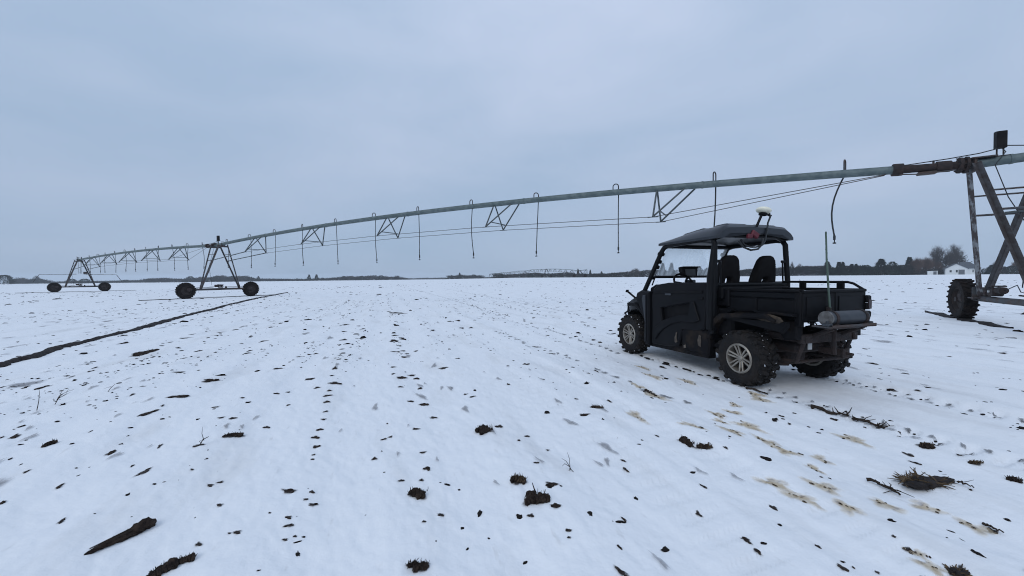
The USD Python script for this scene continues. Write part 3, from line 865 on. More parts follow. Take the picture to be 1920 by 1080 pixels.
def arc(cy, cz, r, a0, a1, n=12):
    return [(cy + r * math.cos(math.radians(a)), cz + r * math.sin(math.radians(a))) for a in np.linspace(a0, a1, n)]


panel([(.53, .48), (.46, .70), (.32, .815), (-.28, .862), (-.40, .80), (-.385, .765), (-.28, .805), (.27, .760), (.39, .675), (.46, .48)], .44, .66, .012, 'rear_fender', 'muddy_plastic')
panel(arc(WB, .36, .49, 78, 178) + arc(WB, .36, .43, 178, 78), .44, .67, .014, 'front_fender', 'plastic_black')
panel([(.50, .30), (.55, .30), (.56, .86), (.42, .90), (.40, .785), (-.50, .785), (-.50, .74), (-.44, .66), (-.34, .80), (-.1, .87), (.15, .86), (.36, .76), (.46, .60)], .555, .62, .01, 'quarter_panel', 'plastic_black')
panel([(-.52, .60), (-.52, .79), (-.05, .80), (-.28, .72), (-.38, .58)], .40, .50, .012, 'rear_body', 'muddy_plastic')
panel([(.40, .90), (.56, .87), (.56, 1.11), (.30, 1.12), (.30, .90)], .47, .525, .012, 'seat_side_panel', 'plastic_grey')
panel([(.48, .26), (.95, .26), (.95, .52), (.86, .60), (.52, .58), (.46, .44)], .56, .66, .02, 'storage_box', 'muddy_plastic')
panel([(.50, .22), (1.66, .20), (1.66, .30), (.50, .32)], .50, .64, .015, 'side_sill', 'muddy_plastic')
rec = [(1.37, .815), (.735, .925), (.775, .765), (1.335, .625)]
door = [(1.575, .25), (1.56, .60), (1.575, .98), (1.53, 1.09), (1.44, 1.155), (1.20, 1.185), (.50, 1.195), (.49, .90), (.53, .60), (.62, .56), (.92, .54), (1.0, .30), (1.2, .265)]
panel(door, .615, .67, .014, 'door', 'plastic_grey', holes=[rec])
panel([(1.40, .60), (1.40, .84), (.71, .95), (.71, .74)], .585, .605, .004, 'door_recess', 'box_black')
panel([(1.52, .40), (1.46, .52), (1.30, .635), (1.10, .705), (.93, .745), (.80, .76), (.77, .93), (.70, .945), (.66, .84), (.60, .70), (.70, .655), (.95, .65), (1.12, .60), (1.28, .52), (1.40, .42), (1.46, .33)], .672, .692, .009, 'door_trim', 'plastic_grey')
panel([(1.53, 1.02), (1.50, 1.06), (.56, 1.09), (.56, 1.05)], .672, .684, .005, 'door_crease', 'plastic_black')
for s in (-1, 1):
    b = MB(); b.box((s * .676, 1.20, 1.02), (.012, .12, .028), None, .005); b.build('door_emblem', 'tube_steel', utv)
    b = MB(); b.box((s * .675, .60, .985), (.02, .10, .035), None, .007); b.build('door_handle', 'plastic_black', utv)
panel([(1.93, .93), (1.90, 1.02), (1.78, 1.065), (1.60, 1.04), (1.59, .60), (1.60, .22), (1.70, .22), (1.69, .45), (1.72, .60), (1.80, .75)], .58, .705, .02, 'cowl_side', 'plastic_grey')
panel([(1.745, .93), (1.72, .99), (1.66, .99), (1.655, .60), (1.66, .27), (1.68, .27), (1.672, .58)], .707, .722, .006, 'cowl_trim', 'roof_plastic')

for pl in ([(1.045, .345), (1.065, .36), (1.06, .42), (1.035, .49), (1.02, .50), (1.03, .42), (1.015, .36)], [(.60, .355), (.645, .37), (.655, .44), (.63, .51), (.60, .50), (.595, .43)], [(.86, .30), (.90, .29), (.905, .33), (.87, .345)]):
    b = MB(); b.prism(pl, -.682 if pl[0][0] > 1 else -.667, -.64, .003); b.build('mud_streak', 'mud_pale', utv)

panel([(.34, .80), (.20, .848), (-.30, .878), (-.53, .868), (-.53, .842), (-.30, .850), (.18, .820), (.33, .775)], .495, .575, .006, 'fender_lip', 'muddy_plastic')
# bonnet, grille, bumper
secs = []
for y, hw, zt, ze, zl in ((1.66, .62, 1.075, 1.00, .80), (1.85, .61, 1.055, .985, .78), (2.10, .57, 1.01, .94, .74), (2.33, .50, .935, .875, .70), (2.47, .44, .865, .80, .66), (2.52, .40, .79, .74, .60)):
    secs.append(np.array([(-hw, y, zl), (hw, y, zl), (hw, y, ze), (hw * .82, y, zt - .012), (hw * .4, y, zt), (-hw * .4, y, zt), (-hw * .82, y, zt - .012), (-hw, y, ze)]))
b = MB(); b.loft(secs); b.build('bonnet', 'plastic_grey', utv, smooth=40)
b = MB(); b.box((0, 2.50, .62), (.74, .06, .22), None, .02); b.build('grille', 'plastic_black', utv)
for s in (-1, 1):
    b = MB(); b.mesh(trimesh.Trimesh(*rbox((s * .34, 2.50, .78), (.16, .06, .09), .025), process=False)); b.build('headlight', 'reflector', utv, smooth=40)
b = MB()
for s in (-1, 1):
    b.tube([(s * .30, 2.35, .45), (s * .34, 2.58, .50), (s * .36, 2.62, .66), (s * .36, 2.60, .80), (s * .34, 2.50, .86)], .020, 8)
for z in (.55, .80):
    b.tube([(-.36, 2.62 - (z > .7) * .02, z), (.36, 2.62 - (z > .7) * .02, z)], .020, 8)
b.tube([(-.52, 2.36, .70), (-.54, 2.46, .64), (-.42, 2.60, .60)], .016, 8)
b.build('bumper', 'cage_paint', utv, smooth=50)
b = MB(); b.tube([(-.60, 2.08, .93), (-.66, 2.20, 1.03)], .017, 8); b.box((-.665, 2.208, 1.038), (.05, .02, .045), rotx(.6), .008); b.build('marker_stub', 'plastic_black', utv)

# cabin: dashboard, steering wheel, screen
b = MB(); b.prism([(1.72, .92), (1.70, 1.10), (1.58, 1.155), (1.42, 1.14), (1.38, 1.00), (1.45, .80)], -.60, .60, .02); b.build('dashboard', 'plastic_black', utv, smooth=30)
b = MB(); b.box((0, .95, .40), (1.2, 1.2, .05), None, .01); b.box((0, .45, .70), (1.12, .50, .34), None, .03); b.build('cabin_floor', 'plastic_black', utv)
F3 = frame((1, 0, 0)); ctr = np.array([-.33, 1.27, 1.17]); Rw = rotx(math.radians(-32))
b = MB(); a = np.linspace(0, 2 * np.pi, 29)
b.tube([ctr + Rw @ np.array([.165 * math.cos(q), .0, .165 * math.sin(q)]) for q in a], .015, 8, cap=False)
for q in (0.2, np.pi - .2, -np.pi / 2):
    b.tube([ctr, ctr + Rw @ np.array([.165 * math.cos(q), 0, .165 * math.sin(q)])], .012, 6)
b.cyl(ctr, ctr + Rw @ np.array([0, .30, 0]), .022, 10); b.build('steering_wheel', 'plastic_black', utv, smooth=50)
b = MB(); F3 = rotx(-.12)
sec = [np.array([(np.array([x, yy, z]) @ F3.T) + (-.105, 1.42, 1.335) for x, z in ((-.115, -.072), (.115, -.072), (.150, .072), (-.150, .072))]) for yy in (-.03, .05)]
b.loft(sec); b.box((-.105, 1.41, 1.413), (.32, .11, .016), F3, .005); b.build('display', 'box_black', utv, smooth=20)
b = MB(); b.box((-.105, 1.388, 1.335), (.19, .004, .10), F3); b.build('display_screen', 'screen', utv)
b = MB(); b.tube([(-.105, 1.44, 1.28), (-.09, 1.50, 1.2), (-.08, 1.52, 1.12)], .018, 8); b.box((-.02, 1.47, 1.195), (.12, .10, .05), rotz(.3), .02); b.build('display_mount', 'tube_steel', utv)

# seats with the gap below the backrest
from shapely.geometry import Polygon as _Poly
for s in (-1, 1):
    seat = xform('seat', (0, 0, 0), parent=utv)
    cx = -.275 if s < 0 else .36
    out = [(-.205, .98), (-.215, 1.10), (-.195, 1.25), (-.155, 1.40), (-.125, 1.485), (-.085, 1.525), (-.03, 1.542), (.03, 1.542), (.085, 1.525), (.125, 1.485), (.155, 1.40), (.195, 1.25), (.215, 1.10), (.205, .98)]
    hole = [(-.045, 1.185), (.045, 1.185), (.05, 1.215), (.035, 1.25), (-.035, 1.25), (-.05, 1.215)]
    q = MB(); q.prism(out, -.055, .055, .022, [hole])
    v = np.vstack(q.v); v = np.column_stack([v[:, 1], v[:, 0] + .62 - (v[:, 2] - 1.0) * .20, v[:, 2]]); v[:, 0] += cx
    f = np.vstack(q.f)
    t = MB(); t.add(v, f[:, ::-1]); tt = t.tm()
    t = MB(); t.add(v, f if tt.volume < 0 else f[:, ::-1])
    t.build('backrest', 'seat_vinyl', seat, smooth=45)
    t = MB(); t.mesh(trimesh.Trimesh(*rbox((cx, .86, .94), (.50, .52, .16), .06), process=False)); t.build('cushion', 'seat_vinyl', seat, smooth=45)
b = MB(); b.mesh(trimesh.Trimesh(*rbox((0, .40, 1.06), (1.14, .10, .16), .03), process=False)); b.build('bulkhead', 'plastic_black', utv, smooth=40)
b = MB(); b.tube([(-.42, .52, 1.47), (-.44, .50, 1.30), (-.45, .52, 1.12)], .009, 6); b.build('seat_belt', 'tube_steel', utv)

# roll cage
cage = []
b = MB()
for s in (-1, 1):
    b.tube([(s * .64, 1.80, 1.02), (s * .63, 1.60, 1.33), (s * .61, 1.42, 1.64), (s * .60, 1.37, 1.70), (s * .595, 1.28, 1.725), (s * .595, .55, 1.755), (s * .60, .47, 1.735), (s * .605, .44, 1.68), (s * .625, .42, 1.20), (s * .63, .44, .55)], .034, 10)
b.tube([(-.595, .47, 1.745), (-.45, .45, 1.79), (.45, .45, 1.79), (.595, .47, 1.745)], .03, 10)
b.tube([(-.60, 1.34, 1.715), (.60, 1.34, 1.715)], .028, 10)
b.tube([(-.62, .43, 1.16), (.62, .43, 1.16)], .026, 10)
b.tube([(-.61, 1.56, 1.27), (.61, 1.56, 1.27)], .020, 10)
b.build('roll_cage', 'cage_paint', utv, smooth=50)
b = MB(); b.tube([(-.612, .44, 1.66), (-.645, .44, 1.40), (-.658, .45, 1.25), (-.660, .45, .60)], [.03, .038, .044, .044], 10); b.build('pillar_cover', 'cage_paint', utv, smooth=50)
for s in (-1, 1):
    for y, z in ((1.44, 1.61), (1.50, 1.50), (1.66, 1.26), (1.55, 1.42)):
        b = MB(); b.box((s * .60, y, z), (.10, .055, .06), rotx(-1.0), .012); b.build('windscreen_clamp', 'plastic_black', utv)
    b = MB(); b.tube([(s * .56, 1.62, 1.28), (s * .575, 1.68, 1.14)], .010, 6); b.build('windscreen_strut', 'cage_paint', utv)
    b = MB(); b.box((s * .575, .43, 1.46), (.10, .035, .035), None, .008); b.tube([(s * .53, .42, 1.45), (s * .53, .41, 1.15)], .010, 6); b.build('belt_anchor', 'cage_paint', utv)
b = MB()
sec = [np.array([(x, 1.575 - (z - 1.27) * .55 + o, z) for x, z in ((-.585, 1.275), (.585, 1.275), (.572, 1.70), (-.572, 1.70))]) for o in (0, .006)]
b.loft(sec); b.build('windscreen', 'windscreen', utv, smooth=False)

# roof
secs = []
ys = (1.47, 1.44, 1.30, 1.10, .90, .70, .50, .38, .345)
for y in ys:
    k = np.clip((1.47 - y) / 1.1, 0, 1)
    zt = 1.80 + .112 * (1 - (1 - k) ** 2); ze = 1.752 + .010 * k; th = .03
    if y == 1.47: zt -= .03
    if y == .345: zt -= .035
    w = .645 if .36 < y < 1.45 else .625
    top = [(-w, y, ze - .02), (-w, y, ze + .012), (-w * .93, y, ze + (zt - ze) * .55), (-w * .80, y, zt - .012), (-w * .74, y, zt), (-w * .3, y, zt + .012), (w * .3, y, zt + .012), (w * .74, y, zt), (w * .80, y, zt - .012), (w * .93, y, ze + (zt - ze) * .55), (w, y, ze + .012), (w, y, ze - .02)]
    bot = [(w * .90, y, ze - .015), (w * .7, y, zt - th - .04), (w * .3, y, zt - th - .03), (-w * .3, y, zt - th - .03), (-w * .7, y, zt - th - .04), (-w * .90, y, ze - .015)]
    secs.append(np.array(top + bot))
b = MB(); b.loft(secs); tt = b.tm()
if tt.volume < 0:
    b.f = [q[:, ::-1] for q in b.f]
b.build('roof', 'roof_plastic', utv, smooth=28)
for x0, x1, y0, y1 in ((-.42, -.05, .42, .66), (.05, .44, .42, .72), (-.44, -.05, .78, 1.2), (.05, .44, .78, 1.2)):
    def rz(y):
        k = np.clip((1.47 - y) / 1.1, 0, 1); return 1.80 + .112 * (1 - (1 - k) ** 2)
    sec = []
    for y, o in ((y0, 0), (y0 + .04, .024), (y1 - .04, .024), (y1, 0)):
        z = rz(y); sec.append(np.array([(x0, y, z - .01), (x1, y, z - .01), (x1, y, z + .004), (x1 - .03, y, z + .010 + o), (x0 + .03, y, z + .010 + o), (x0, y, z + .004)]))
    b = MB(); b.loft(sec); tt = b.tm()
    if tt.volume < 0:
        b.f = [q[:, ::-1] for q in b.f]
    b.build('roof_rib', 'roof_plastic', utv, smooth=30)

# positioning receiver on its raked mast with cable
b = MB(); b.tube([(-.05, .37, 1.80), (.095, .36, 2.085)], .016, 10); b.build('receiver_mast', 'cage_paint', utv, smooth=50)
b = MB(); Rt = roty(.24)
pr = [(0, -.036), (.040, -.036), (.074, -.024), (.088, -.007), (.089, .003), (.083, .017), (.063, .031), (.032, .039), (0, .041)]
q = MB(); q.rev(pr, (0, 0, 0), (0, 0, 1), 28); q.moved((.115, .36, 2.115), Rt).build('satellite_receiver', 'receiver_white', utv, smooth=50)
b = MB(); b.rev([(0, -.062), (.05, -.062), (.05, -.04), (0, -.04)], (0, 0, 0), (0, 0, 1), 16); b.box((.10, 0, -.034), (.07, .03, .016)); b.moved((.115, .36, 2.115), Rt).build('receiver_base', 'plastic_black', utv)
b = MB(); b.box((-.055, .345, 1.80), (.12, .05, .075), roty(.5), .012); b.box((-.14, .345, 1.775), (.08, .045, .06), None, .012); b.build('mast_clamp', 'clamp_red', utv)
b = MB(); b.tube([(.215, .36, 2.08), (.19, .33, 2.03), (.15, .33, 1.95), (.14, .33, 1.85), (.09, .32, 1.72), (.06, .33, 1.665), (-.02, .35, 1.64), (-.09, .37, 1.64), (-.16, .40, 1.67), (-.20, .42, 1.74)], .011, 7)
b.tube([(.07, .33, 1.74), (.04, .32, 1.67), (0, .34, 1.615), (-.10, .36, 1.60), (-.18, .40, 1.64), (-.22, .43, 1.72)], .013, 7); b.build('receiver_cable', 'hose_black', utv, smooth=50)

# green whip beside the tailgate
b = MB(); b.tube([(-.205, -.60, 1.72), (-.19, -.60, 1.45), (-.155, -.60, 1.1), (-.13, -.60, .90)], [.008, .009, .010, .011], 8); b.build('whip_rod', 'whip_green', utv, smooth=50)
b = MB(); b.box((-.13, -.585, .90), (.05, .05, .08), None, .01); b.build('whip_bracket', 'rust', utv)

# sensor tube across the back on its steel shelf
b = MB(); b.rev([(.0, 0), (.058, 0), (.067, .006), (.070, .02), (.070, .53), (.067, .545), (.058, .55), (0, .55)], (-.39, -.73, .84), (1, 0, 0), 32); b.build('sensor_tube', 'tube_steel', utv, smooth=40)
b = MB(); b.rev([(.063, -.004), (.072, -.004), (.072, .012), (.063, .012)], (-.392, -.73, .84), (1, 0, 0), 32, closed=True); b.rev([(0, -.003), (.056, -.003), (.062, .0), (.062, .004), (0, .004)], (-.396, -.73, .84), (1, 0, 0), 32)
for k in range(3):
    a = k * 2 * np.pi / 3 + .5
    b.cyl((-.405, -.73 + .03 * math.cos(a), .84 + .03 * math.sin(a)), (-.396, -.73 + .03 * math.cos(a), .84 + .03 * math.sin(a)), .006, 8)
b.build('sensor_cap', 'cap_grey', utv, smooth=40)
b = MB(); b.box((-.135, -.735, .758), (.64, .20, .014), None, .004); b.box((-.135, -.832, .768), (.64, .006, .03)); b.build('sensor_shelf', 'weathered_steel', utv)
for x in (-.36, .07):
    b = MB(); b.rev([(.0715, -.018), (.076, -.018), (.076, .018), (.0715, .018)], (x + .04, -.73, .84), (1, 0, 0), 28, closed=True); b.box((x + .04, -.73, .775), (.04, .15, .02), None, .004); b.build('tube_strap', 'rust', utv)
for x in (-.43, .165):
    b = MB(); b.box((x, -.77, .782), (.06, .07, .03), None, .008); b.cyl((x, -.77, .79), (x, -.77, .82), .014, 8); b.build('shelf_bolt', 'tube_steel', utv)
b = MB(); b.tube([(-.25, -.50, .62), (-.25, -.72, .735)], .022, 8); b.tube([(.18, -.50, .62), (.18, -.72, .735)], .022, 8); b.box((-.035, -.69, .735), (.6, .04, .035), None, .006)
b.tube([(-.10, -.62, .735), (-.105, -.63, .44)], .022, 8); b.build('shelf_arm', 'rust', utv, smooth=40)
b = MB(); b.box((0, -.54, .46), (.07, .24, .07), None, .006); b.box((0, -.67, .455), (.10, .02, .10), None, .006); b.cyl((0, -.68, .455), (0, -.74, .455), .014, 8); b.build('tow_hitch', 'rust', utv)
b = MB(); b.box((-.24, -.475, .52), (.055, .012, .085), None, .003); b.box((-.24, -.475, .60), (.055, .010, .03), None, .003); b.build('rear_reflector', 'reflector', utv)
b = MB(); b.prism([(-.16, .795), (-.19, .845), (-.27, .858), (-.36, .85), (-.44, .83), (-.47, .79), (-.42, .765), (-.30, .775), (-.22, .78)], -.628, -.615, .004); b.build('fender_mud', 'mud', utv)

# ---------------------------------------------------------------- trees, hedges, farm buildings
def blades(mb, c, dirs, length, width, rng):
    """thin twig-like triangles at the points c"""
    n = len(c); dirs = dirs / (np.linalg.norm(dirs, axis=1)[:, None] + 1e-9)
    p = np.cross(dirs, rng.normal(size=(n, 3))); p /= np.linalg.norm(p, axis=1)[:, None] + 1e-9
    L = np.reshape(length, (-1, 1)) * np.ones((n, 1)); W = np.reshape(width, (-1, 1)) * np.ones((n, 1))
    v = np.stack([c - p * W / 2, c + p * W / 2, c + dirs * L], 1).reshape(-1, 3)
    return mb.add(v, np.arange(3 * n).reshape(-1, 3))


PROTO = {}


def bare_tree(seed, h, spread, twig='twig', density=1.0):
    rng = np.random.default_rng(seed)
    p = xform('bare_tree', (0, 0, 0)); tr, cr = MB(), MB(); tips = []

    def grow(a, d, L, r, lev):
        n = 3; pts = [a]; dd = d.copy()
        for _ in range(n):
            dd = dd + rng.normal(0, .13, 3) + [0, 0, .06]; dd /= np.linalg.norm(dd); pts.append(pts[-1] + dd * L / n)
        tr.tube(pts, np.linspace(r, r * .62, n + 1), 5 if lev < 2 else 3, cap=False)
        if lev == 4:
            tips.append((pts[1], dd)); tips.append((pts[2], dd))
        if lev >= 5:
            tips.append((pts[-2], dd)); tips.append((pts[-1], dd)); return
        for q in range(3 if lev else 5):
            ax = rng.normal(size=3); ax -= dd * (ax @ dd); ax /= np.linalg.norm(ax)
            sp = rng.uniform(.3, .85 if lev else 1.15) * spread
            nd = dd * math.cos(sp) + ax * math.sin(sp); nd /= np.linalg.norm(nd)
            s = pts[-1] if q < 2 else pts[-2] + (pts[-1] - pts[-2]) * rng.uniform(0, 1)
            grow(s, nd, L * rng.uniform(.62, .82), r * rng.uniform(.5, .62), lev + 1)
    grow(np.array([0, 0, -.2]), np.array([0, 0, 1.0]), h * .19, h * .026, 0)
    T = np.array([q[0] for q in tips]); D = np.array([q[1] for q in tips])
    k = max(1, int(5 * density))
    T, D = np.repeat(T, k, 0), np.repeat(D, k, 0)
    blades(cr, T + rng.normal(0, .25, T.shape), D + rng.normal(0, .6, D.shape), rng.uniform(.4, 1.1, len(T)), .024, rng)
    s = h / np.vstack(cr.v)[:, 2].max()
    for m in (tr, cr):
        m.v = [q * s for q in m.v]
    tr.build('trunk', 'bark', p, smooth=False); cr.build('crown', twig, p, smooth=False)
    return p


def conifer(seed, h, w, rounded=False):
    rng = np.random.default_rng(seed); p = xform('evergreen_tree', (0, 0, 0))
    MB().tube([(0, 0, -.2), (0, 0, h * .5), (0, 0, h * .97)], [h * .022, h * .014, .01], 6).build('trunk', 'bark', p, smooth=False)
    n = 2600; t = rng.uniform(.04, 1, n) ** .9; a = rng.uniform(0, 2 * np.pi, n)
    lob = 1 + .22 * np.sin(3 * a + 9 * t + seed) + .16 * np.sin(5 * a - 14 * t)
    prof = (np.sqrt(np.clip(1 - ((t - .35) / .65) ** 2, 0, 1)) if rounded else np.clip(1.03 - t, 0, 1) ** .95) * np.minimum(1, t / .1 + .35)
    r = w / 2 * prof * lob * np.sqrt(rng.uniform(.25, 1, n))
    c = np.stack([r * np.cos(a), r * np.sin(a), t * h], 1)
    d = np.stack([np.cos(a), np.sin(a), rng.normal(-.1 if not rounded else .3, .4, n)], 1) + rng.normal(0, .3, (n, 3))
    blades(MB(), c, d, rng.uniform(.3, .75, n) * h / 7, .22 * h / 7, rng).build('crown', 'needles', p, smooth=False)
    return p


def bush(seed, h, w, m='hedge_twig', n=1700):
    rng = np.random.default_rng(seed); p = xform('bare_bush', (0, 0, 0))
    b = MB()
    for k in range(7):
        a = rng.uniform(0, 6.28); b.tube([(0, 0, -.1), (.2 * w * math.cos(a), .2 * w * math.sin(a), h * .4), (.36 * w * math.cos(a), .36 * w * math.sin(a), h * .8)], [.06, .04, .02], 4, cap=False)
    b.build('stem', 'bark', p, smooth=False)
    q = rng.normal(size=(n, 3)); q /= np.linalg.norm(q, axis=1)[:, None]; q *= rng.uniform(.25, 1, (n, 1)) ** .4
    a = np.arctan2(q[:, 1], q[:, 0]); q *= (1 + .2 * np.sin(4 * a + 5 * q[:, 2] + seed) + .15 * np.sin(9 * a))[:, None]
    c = q * [w / 2, w / 2, h * .55] + [0, 0, h * .46]; c[:, 2] = np.abs(c[:, 2])
    blades(MB(), c, q + rng.normal(0, .5, q.shape) + [0, 0, .5], rng.uniform(.3, .9, n), .12, rng).build('crown', m, p, smooth=False)
    return p


def spot(px, Z):
    x = (px - 960) / FPX * Z
    return (x, Z, float(swell(x, Z)) - .12)


def hz(px0, Z):      # metres per picture row at that distance
    return px0 / FPX * Z


def place(kind, px, Z, wpx, hpx, rz, label, cat='tree', group=None):
    """kind: key of PROTO; wpx, hpx its size in the photograph"""
    make, h0, w0 = KINDS[kind]
    H, W = hz(hpx, Z), hz(wpx, Z)
    sc = (W / w0, W / w0, H / h0)
    loc = spot(px, Z)
    if kind not in PROTO:
        p = make(); PROTO[kind] = p
        V = np.vstack([np.array(UsdGeom.Mesh(c).GetPointsAttr().Get()) for c in p.GetChildren()])
        KINDS[kind] = (make, float(np.percentile(V[:, 2], 99.5)), 2 * float(np.percentile(np.hypot(V[:, 0], V[:, 1]), 94)))
        make, h0, w0 = KINDS[kind]; sc = (W / w0, W / w0, H / h0)
        x = UsdGeom.Xformable(p).GetOrderedXformOps()
        x[0].Set(Gf.Vec3d(*loc)); x[1].Set(float(rz)); x[2].Set(Gf.Vec3f(*map(float, sc)))
        return tag(p, label, cat, group)
    return dup(PROTO[kind], loc, rz, sc, label=label, cat=cat, group=group)


KINDS = {
    'big': (lambda: bare_tree(11, 12, 1.0, density=1.4), 12, 9.5),
    'big2': (lambda: bare_tree(31, 12, 1.05, density=1.4), 12, 9.5),
    'russet': (lambda: bare_tree(23, 7, 1.1, 'twig_russet', 1.2), 7, 6.0),
    'con': (lambda: conifer(2, 7, 4.4), 7, 4.4),
    'con2': (lambda: conifer(9, 7, 3.6), 7, 3.6),
    'round': (lambda: conifer(4, 6, 5.4, True), 6, 5.4),
    'bush': (lambda: bush(3, 4, 6), 4, 6),
    'bush2': (lambda: bush(8, 4, 5), 4, 5),
}
_rt = np.random.default_rng(77)
GR = 'evergreens along the dark hedge on the right'
for px, kind, w, h, lab in (
        (1551, 'con', 19, 27, 'pointed dark evergreen behind the green whip rod'),
        (1573, 'con2', 16, 26, 'left one of a close pair of pointed evergreens'),
        (1580, 'con', 14, 26, 'right one of a close pair of pointed evergreens'),
        (1597, 'con2', 14, 22, 'low blunt evergreen right of the close pair'),
        (1605, 'con', 13, 22, 'low pointed evergreen next to the blunt one'),
        (1624, 'round', 22, 20, 'rounded low evergreen in the middle of the evergreen row'),
        (1652, 'con', 26, 31, 'tallest broad dark evergreen of the row left of the farmhouse'),
        (1673, 'round', 18, 26, 'rounded tall evergreen right of the tallest one'),
        (1687, 'con2', 12, 19, 'small pointed evergreen before the russet trees'),
        (1705, 'con', 20, 34, 'tall dark evergreen touching the russet trees')):
    place(kind, px, 168 + _rt.uniform(-4, 4), w, h, _rt.uniform(0, 360), lab, 'evergreen', GR)
for px, kind, w, h, Z, lab in (
        (1718, 'russet', 26, 32, 170, 'russet bare tree beside the tall dark evergreen'), (1735, 'russet', 28, 33, 172, 'russet bare tree behind the white shed'),
        (1750, 'russet', 24, 28, 176, 'russet bare tree between white shed and big bare tree'),
        (1768, 'big', 40, 54, 175, 'big bare tree behind the white gable, left one'), (1789, 'big2', 42, 56, 178, 'big bare tree behind the farmhouse roof, right one'),
        (1868, 'big2', 18, 26, 185, 'small bare tree between the legs of the near tower'), (1915, 'russet', 22, 27, 180, 'bare tree at the right edge of the picture')):
    place(kind, px, Z, w, h, _rt.uniform(0, 360), lab)
for px, kind, w, h, lab in ((1859, 'con', 18, 18, 'small evergreen right of the farmhouse'), (1880, 'round', 20, 15, 'low round evergreen behind the near tower legs'), (1897, 'round', 24, 16, 'dark round evergreen behind the drive motor of the near tower')):
    place(kind, px, 170, w, h, _rt.uniform(0, 360), lab, 'evergreen')
for px in (1699, 1712, 1726, 1742, 1758, 1766, 1848, 1870, 1906, 1925):
    place('bush' if px % 2 else 'bush2', px, 172 + _rt.uniform(-3, 5), _rt.uniform(18, 24), _rt.uniform(12, 17), _rt.uniform(0, 360), 'low leafless bush by the farmhouse, ' + {1699: 'left of the tall evergreen', 1712: 'right of the tall evergreen', 1726: 'under the left russet tree', 1742: 'above the white shed', 1758: 'between shed and gable', 1766: 'at the left gable corner', 1848: 'right of the farmhouse wall', 1870: 'between the near tower legs', 1906: 'right of the drive motor', 1925: 'at the right picture edge'}[px], 'bush', 'bushes around the farmhouse')
for px, w, h, lab in ((1772, 36, 40, 'rounded thicket of bare branches under the left big bare tree'), (1791, 34, 42, 'rounded thicket of bare branches behind the farmhouse ridge'), (1722, 34, 24, 'low thicket at the foot of the russet trees')):
    place('bush', px, 182, w, h, px, lab, 'bush')
for px, w, h, lab in ((1243, 13, 26, 'slender evergreen seen through the windscreen, left one'), (1259, 13, 27, 'slender evergreen seen through the windscreen, right one')):
    place('con2', px, 190, w, h, 40, lab, 'evergreen')
for px, h in ((1283, 17), (1300, 18), (1312, 20), (1326, 17)):
    place('con', px, 200, 14, h, px, 'small evergreen behind the screen in the cab', 'evergreen', 'evergreens behind the cab')
place('big', 1193, 210, 22, 17, 0, 'pale bare tree just left of the vehicle cab')
place('big', 1486, 230, 8, 27, 0, 'thin bare tree rising from the hedge beside the roll bar', 'tree')
place('big2', 1500, 230, 14, 23, 0, 'faint spreading bare tree above the hedge', 'tree')


def hedge(pts, dens, label, seed, m='hedge_twig', bl=.8, name='hedge', thick=1.6, cat='hedge', kind=None):
    """pts: (px, Z, height in rows); a ragged leafless hedge between them"""
    rng = np.random.default_rng(seed); b = MB()
    P = np.array([(*spot(p, Z), hz(h, Z)) for p, Z, h in pts])
    o = P[0, :3].copy()
    for q in range(len(P) - 1):
        L = np.linalg.norm(P[q + 1, :2] - P[q, :2]); n = int(L * dens); s = rng.uniform(0, 1, n)
        base = P[q] * (1 - s[:, None]) + P[q + 1] * s[:, None]
        hh = base[:, 3] * (.72 + .6 * (meshkit.fbm(np.stack([s * L * .16, s * 0 + seed, s * 0], -1), 3, seed)))
        t = rng.uniform(0, 1, n) ** .8
        c = np.column_stack([base[:, 0] + rng.normal(0, thick * .4, n), base[:, 1] + rng.normal(0, thick * .5, n), base[:, 2] + t * hh * .92])
        blades(b, c - o, rng.normal(0, .6, (n, 3)) + [0, 0, .8], bl * rng.uniform(.5, 1.2, n), .26 * bl, rng)
    r = xform(name, o, label=label, cat=cat, kind=kind)
    b.build('foliage', m, r, smooth=False)
    st = MB()
    for q in np.linspace(0, len(P) - 1.001, 40):
        a = P[int(q)] * (1 - q % 1) + P[int(q) + 1] * (q % 1)
        st.tube([a[:3] - o - [0, 0, .2], a[:3] - o + [.1, 0, a[3] * .6]], .07, 4, cap=False)
    st.build('stem', 'bark', r, smooth=False, kind='stuff')
    return r


hedge([(1380, 195, 12), (1440, 182, 13), (1480, 175, 17), (1560, 172, 17), (1640, 172, 17), (1720, 172, 17)], 380, 'long dark leafless hedge under the evergreens right of the vehicle', 3)
hedge([(1112, 250, 7), (1160, 230, 9), (1210, 215, 13), (1300, 205, 14), (1380, 196, 13)], 220, 'long dark hedge seen behind the vehicle cab', 4)
hedge([(925, 330, 8), (1000, 322, 9), (1060, 315, 9.5), (1112, 300, 7)], 150, 'far blue grey hedge behind the distant irrigator', 5, bl=1.1)
